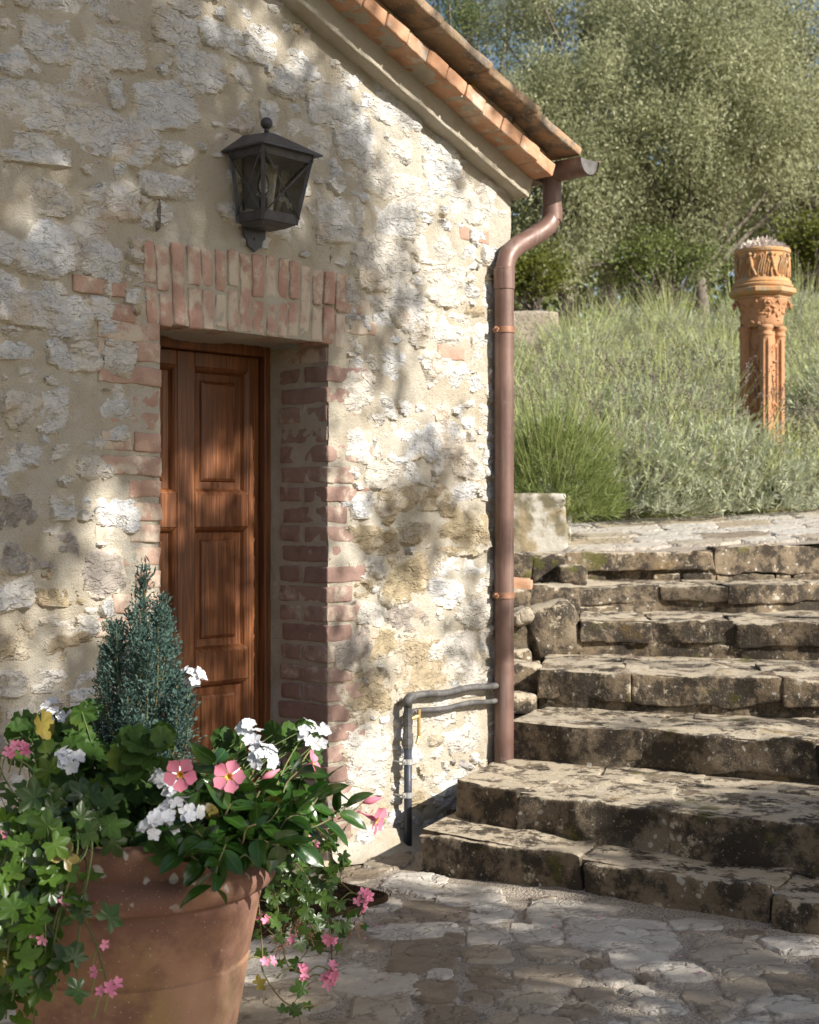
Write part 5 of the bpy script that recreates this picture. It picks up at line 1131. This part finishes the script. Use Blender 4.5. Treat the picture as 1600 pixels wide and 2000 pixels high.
    for k in range(8):                      # low relief: running figures and foliage, generic
        an = k * math.pi / 4 + .2; P_ = lambda da, z, o=.0: np.array([(.219 + o) * math.cos(an + da), (.219 + o) * math.sin(an + da), z])
        for pts, rr in (([P_(-.05, 1.72, .01), P_(0, 1.66, .012), P_(.02, 1.63, .01)], .016), ([P_(.02, 1.63, .01), P_(.10, 1.60, .01), P_(.16, 1.565, .008)], .011), ([P_(.0, 1.64, .01), P_(-.08, 1.61, .01), P_(-.06, 1.56, .008)], .011), ([P_(-.04, 1.71, .01), P_(.08, 1.715, .01), P_(.13, 1.745, .006)], .008), ([P_(-.06, 1.70, .01), P_(-.15, 1.67, .008), P_(-.2, 1.70, .006)], .008)): mb.add(*tube(curve(pts, 8), rr, 7))
        blob(mb, P_(-.07, 1.745, .012), .017, (0, 0, 1))
        for q_ in range(5): da = .22 + .09 * q_; mb.add(*tube(curve([P_(da, 1.56 + .02 * (q_ % 2), .002), P_(da + .05, 1.65, .008), P_(da + .14, 1.70 + .03 * (q_ % 3), .005), P_(da + .10, 1.74, .002)], 10), .006, 5))
    obj('figure_relief', mb.mesh('figure_relief'), m_colw, dr)
    s = tag(empty('potted_succulent', (2.97, 12.5, bz - .02 + 1.77)), 'pale pinkish succulent clump growing on top of the terracotta column', 'succulent'); n = 420
    an = g.uniform(0, 6.28, n); r = .20 * np.sqrt(g.random(n)); C = np.stack([r * np.cos(an), r * np.sin(an), .03 + .075 * (1 - (r / .2) ** 2) * g.uniform(.5, 1.2, n)], -1)
    Dv = C * [1.2, 1.2, 1] + g.normal(0, .06, (n, 3)); o = obj('rosettes', mbmesh('rosettes', leafcloud(C, Dv, .05, .012, g.random(n), g)), m_leaf('succulent_leaf', (.50, .38, .32), (.62, .55, .46), (.40, .36, .28), .6, .2, .2, tint=True), s); o['kind'] = 'stuff'
build_column()

# ------------------------------------------------------------------ things beyond the field
V, q = rblock(1.6, .5, .62, (.08, .1, .06), .03, .03, 4, 5); V += np.array([-.8, 0, 0]); c = np.array([1.05, 18.4, 3.25])
tag(obj('terrace_edging', make_mesh('terrace_edging', V, q, True, 45), M['flag_m'], None, c), 'low ochre stone terrace edging at the top left of the lavender field', 'edging')
V, q = rblock(2.4, .4, .62, (.1, .1, .06), .03, .03, 4, 6); c = np.array([5.75, 18.6, 3.50])
tag(obj('terrace_edging', make_mesh('terrace_edging', V, q, True, 45), M['steps'], None, c), 'low grey stone edging under the hedge right of the terracotta column', 'edging')
m_oli = m_leaf('olive_leaf', (.06, .072, .024), (.40, .40, .24), (.17, .185, .075), .55, .28, .25, tint=True)
m_oak = m_leaf('shade_leaf', (.05, .09, .025), (.10, .16, .04), (.06, .10, .03), .5, .3, .3, tint=True)
m_pin = m_leaf('pine_needles', (.065, .085, .022), (.16, .19, .055), (.10, .12, .04), .6, .2, .2, tint=True)
m_hdg = m_leaf('hedge_leaf', (.06, .075, .012), (.16, .17, .03), (.04, .05, .012), .5, .35, .3, tint=True)
m_bark = m_plain('olive_bark', (.13, .11, .09), (.22, .19, .155), .9, 25, .1, 0, None, .02)
def tree(name, label, cat, base, cc, rad, ncl, nl, L, wd, mat, seed, sig=.24, droop=.25, group=None, trunk=.16, shell=.55):
    g = np.random.default_rng(seed); base = np.array(base, float); cc = np.array(cc, float) - base; rad = np.array(rad, float)
    r = tag(empty(name, base), label, cat, group)
    d = g.normal(0, 1, (ncl, 3)); d /= np.linalg.norm(d, axis=1)[:, None]; rr = (shell + (1 - shell) * g.random(ncl)) * np.where(g.random(ncl) < .25, g.random(ncl), 1)
    K = cc + d * rr[:, None] * rad * (1 + .16 * vn(d * 2.2 + seed, seed))[:, None]
    k = g.integers(0, ncl, nl); C = K[k] + g.normal(0, 1, (nl, 3)) * sig * (.6 + .8 * g.random(ncl))[k][:, None]
    Dv = (K[k] - cc) / rad * .5 + g.normal(0, .7, (nl, 3)) + np.array([0, 0, -droop]); t = np.clip(.42 * g.random(nl) + .72 * g.random(ncl)[k] - .08, 0, 1)
    o = obj('crown', mbmesh('crown', leafcloud(C, Dv, L * g.uniform(.7, 1.25, nl), wd, t, g)), mat, r); o['kind'] = 'stuff'
    mb = MB(); top = cc * np.array([.6, .6, .55]); mb.add(*tube(curve([(0, 0, -.4), top * .4 + g.normal(0, .08, 3), top], 10), np.linspace(trunk, trunk * .55, 10), 9))
    for i in g.choice(ncl, min(ncl, 26), replace=False):
        s0 = top * g.uniform(.55, 1.); e = K[i]; mb.add(*tube(curve([s0, (s0 + e) / 2 + g.normal(0, .15, 3) + [0, 0, .1], e], 8), np.linspace(trunk * .35, .012, 8), 5))
    obj('trunk', mb.mesh('trunk'), m_bark, r); return r
tz = lambda x, y: float(terrain_z(np.array(x), np.array(y)))
def tpx(px, py, Y, rx, rz, *a, **kw):
    c = PX(px, py, Y); b = (c[0] + kw.pop('dx', .2), Y + .2, tz(c[0], Y)); return tree(a[0], a[1], a[2], b, c, (rx, rx * .9, rz), *a[3:], **kw)
OG = 'olive trees beyond the lavender'
tpx(1345, 245, 23.5, 2.15, 2.35, 'olive_tree', 'largest silvery olive tree filling the sky behind the terracotta column', 'olive tree', 150, 80000, .085, .0145, m_oli, 301, group=OG)
tpx(1085, 330, 22.0, 1.35, 1.9, 'olive_tree', 'silvery olive tree just right of the gutter and downpipe bend', 'olive tree', 90, 40000, .08, .014, m_oli, 302, group=OG)
tpx(1590, 260, 25.5, 2.0, 2.6, 'olive_tree', 'olive tree at the right edge of the picture', 'olive tree', 95, 44000, .085, .0145, m_oli, 303, group=OG)
tpx(1170, 60, 26.0, 2.1, 1.9, 'olive_tree', 'tall olive tree showing above the roof end', 'olive tree', 90, 44000, .085, .0145, m_oli, 304, group=OG)
tpx(1480, 10, 28.0, 2.6, 1.8, 'olive_tree', 'olive tree crown high at the top right with blue sky through it', 'olive tree', 60, 22000, .085, .0145, m_oli, 305, group=OG)
tpx(915, 30, 31.0, 1.75, 3.0, 'pine_tree', 'dark green pine tree rising behind the tiled verge', 'pine tree', 150, 16000, .13, .012, m_pin, 306, sig=.25, droop=-.1)
for i, (px, py, Y, rx, rz, lb) in enumerate(((1030, 525, 20.4, .42, .22, 'yellow-green shrub between the downpipe and the field edge'), (1590, 478, 20.6, .5, .3, 'bright yellow-green shrub behind the top of the column'), (1290, 515, 21.8, .8, .36, 'dark shrub beneath the largest olive tree'))):
    tpx(px, py, Y, rx, rz, 'shrub', lb, 'shrub', 26, 3000, .07, .020, m_hdg if i != 2 else m_pin, 320 + i, sig=.14, droop=0, trunk=.04, group='shrubs under the olive trees')
def far_wood():
    g = np.random.default_rng(400); n = 26000; x = g.uniform(-4, 22, n); y = g.uniform(33, 44, n); gz = terrain_z(x, y)
    z = gz + g.random(n) ** .8 * (4.6 + 1.4 * vn(np.stack([x * .35, y * .1, 0 * x], -1), 9)); C = np.stack([x, y, z], -1)
    o = obj('far_wood', mbmesh('far_wood', leafcloud(C, g.normal(0, 1, (n, 3)), .34, .09, g.random(n), g)), m_pin); o['kind'] = 'stuff'
    tag(o, 'dark green wood on the slope far behind the olive trees', 'wood')
far_wood()

# ------------------------------------------------------------------ the trees that shade the courtyard (right of the camera)
LIT = [(70,60,50,40,.72),(190,70,60,35,.7),(130,250,60,40,.7),(40,330,40,35,.7),(250,330,50,60,.66),(390,230,40,60,.7),(200,560,50,35,.7),(60,650,50,30,.66),(330,540,40,60,.7),(420,120,40,40,.7),(20,460,45,60,.9),(340,60,110,50,.6),(560,60,70,60,.7),(640,80,60,120,.8),(740,160,70,120,.8),(820,300,80,140,.9),(900,450,80,150,.95),(760,480,60,120,.6),(540,530,40,70,.9),(460,530,40,40,.6),(850,650,90,160,.9),(940,800,50,250,.7),(700,760,50,120,.85),(720,900,50,100,.85),(830,800,70,80,.8),
 (720,1200,60,110,.95),(850,1150,80,120,.95),(650,1000,40,250,.8),(880,1380,80,120,.95),(800,1480,60,140,.85),(720,1400,50,100,.6),(180,820,50,70,.6),(270,1060,60,110,.95),(150,1180,130,120,.95),(40,1250,80,120,.85),(270,1250,60,150,.9),(110,1380,110,60,.6),(430,850,50,60,.9),(450,960,70,50,.9),(440,1080,60,60,.8),(440,1240,60,70,.8),(350,1000,40,150,.5),(430,1380,60,80,.7),(650,1560,40,100,.5)]
LITG = [(1060,1780,120,46,1.),(735,1560,50,60,.7),(720,1700,170,60,1.),(1250,1920,190,60,1.),(860,1830,90,34,.7),(1540,1870,100,40,.9),(1000,1650,240,50,.9),(580,1940,110,60,.8),(900,1960,90,40,.6)]
def lit(px, py, bl): return max([s * math.exp(-((px - x) / a) ** 2 * .7 - ((py - y) / b) ** 2 * .7) for x, y, a, b, s in bl])
def pix(p): return 800 + F * p[0] / p[1], 1000 - F * (p[2] - H) / p[1]
def shade_tree():
    g = np.random.default_rng(500); T = []
    while len(T) < 400:
        px, py = g.uniform(-120, 960), g.uniform(-120, 1700)
        if px > 560 and g.random() < sstep(560, 760, px) * .28: continue
        if lit(px, py, LIT) > g.uniform(.20, .62): continue
        wd = .37 if (312 < px < 640 and 690 < py < 1500) else 0.
        if wd and px > 510: continue
        u, z = WU(px, py, wd); T.append(W2(u, wd, z))
    k = 0
    while k < 150:
        px, py = g.uniform(420, 1680), g.uniform(1650, 2080)
        if lit(px, py, LITG) > g.uniform(.2, .6): continue
        T.append(GP(px, py)); k += 1
    for _ in range(34): T.append(GP(g.uniform(1340, 1680), g.uniform(1590, 1790), .2))
    for _ in range(10): T.append(GP(g.uniform(1150, 1650), g.uniform(1230, 1480), .6))
    for _ in range(60): T.append(PX(g.uniform(-60, 425), g.uniform(1400, 2050), 3.3))
    T = np.array(T); K = T + SUN * g.uniform(6.3, 9.2, len(T))[:, None]
    L3 = [PX(*q) for q in ((480, 1790, 3.5), (470, 1900, 3.5), (500, 1710, 3.5), (735, 1600, 3.56), (355, 1590, 3.25), (200, 1640, 3.25), (560, 1560, 3.45), (640, 1540, 3.5), (520, 1460, 3.6), (450, 1980, 3.5), (290, 1330, 3.6), (610, 1420, 3.7))]
    def hits_light(k):                       # twigs that would block one of the sun flecks are not grown
        p = k - SUN * (k[2] / SUN[2])
        if p[1] > 2 and lit(*pix(p), LITG) > .34: return True
        if any(np.linalg.norm(np.cross(k - q, SUN)) < .15 for q in L3): return True
        nn = np.array([N2[0], N2[1], 0]); t = ((k[:2] - P0) @ N2) / (SUN @ nn); p = k - SUN * t
        return p[2] > 0 and p[1] > 2 and lit(*pix(p), LIT) > .62
    K = np.array([k for k in K if not hits_light(k)]); n = 44; nl = len(K) * n
    k = np.repeat(np.arange(len(K)), n); C = K[k] + g.normal(0, .095, (nl, 3))
    base = np.array([9.4, -1.2, 0.]); r = tag(empty('shade_tree', base), 'tall leafy tree standing right of the courtyard and shading the wall', 'tree')
    o = obj('crown', mbmesh('crown', leafcloud(C - base, g.normal(0, 1, (nl, 3)), g.uniform(.07, .11, nl), .026, g.random(nl), g)), m_oak, r); o['kind'] = 'stuff'
    mb = MB(); top = np.array([-.2, .3, 5.0]); mb.add(*tube(curve([(0, 0, -.3), (.1, 0, 2.4), top], 10), np.linspace(.2, .1, 10), 9))
    for i in g.choice(len(K), 36, replace=False):
        s0 = top * g.uniform(.6, 1.); e = K[i] - base; mb.add(*tube(curve([s0, (s0 + e) / 2 + [0, 0, .2], e], 8), np.linspace(.028, .006, 8), 5))
    obj('trunk', mb.mesh('trunk'), m_bark, r)
shade_tree()
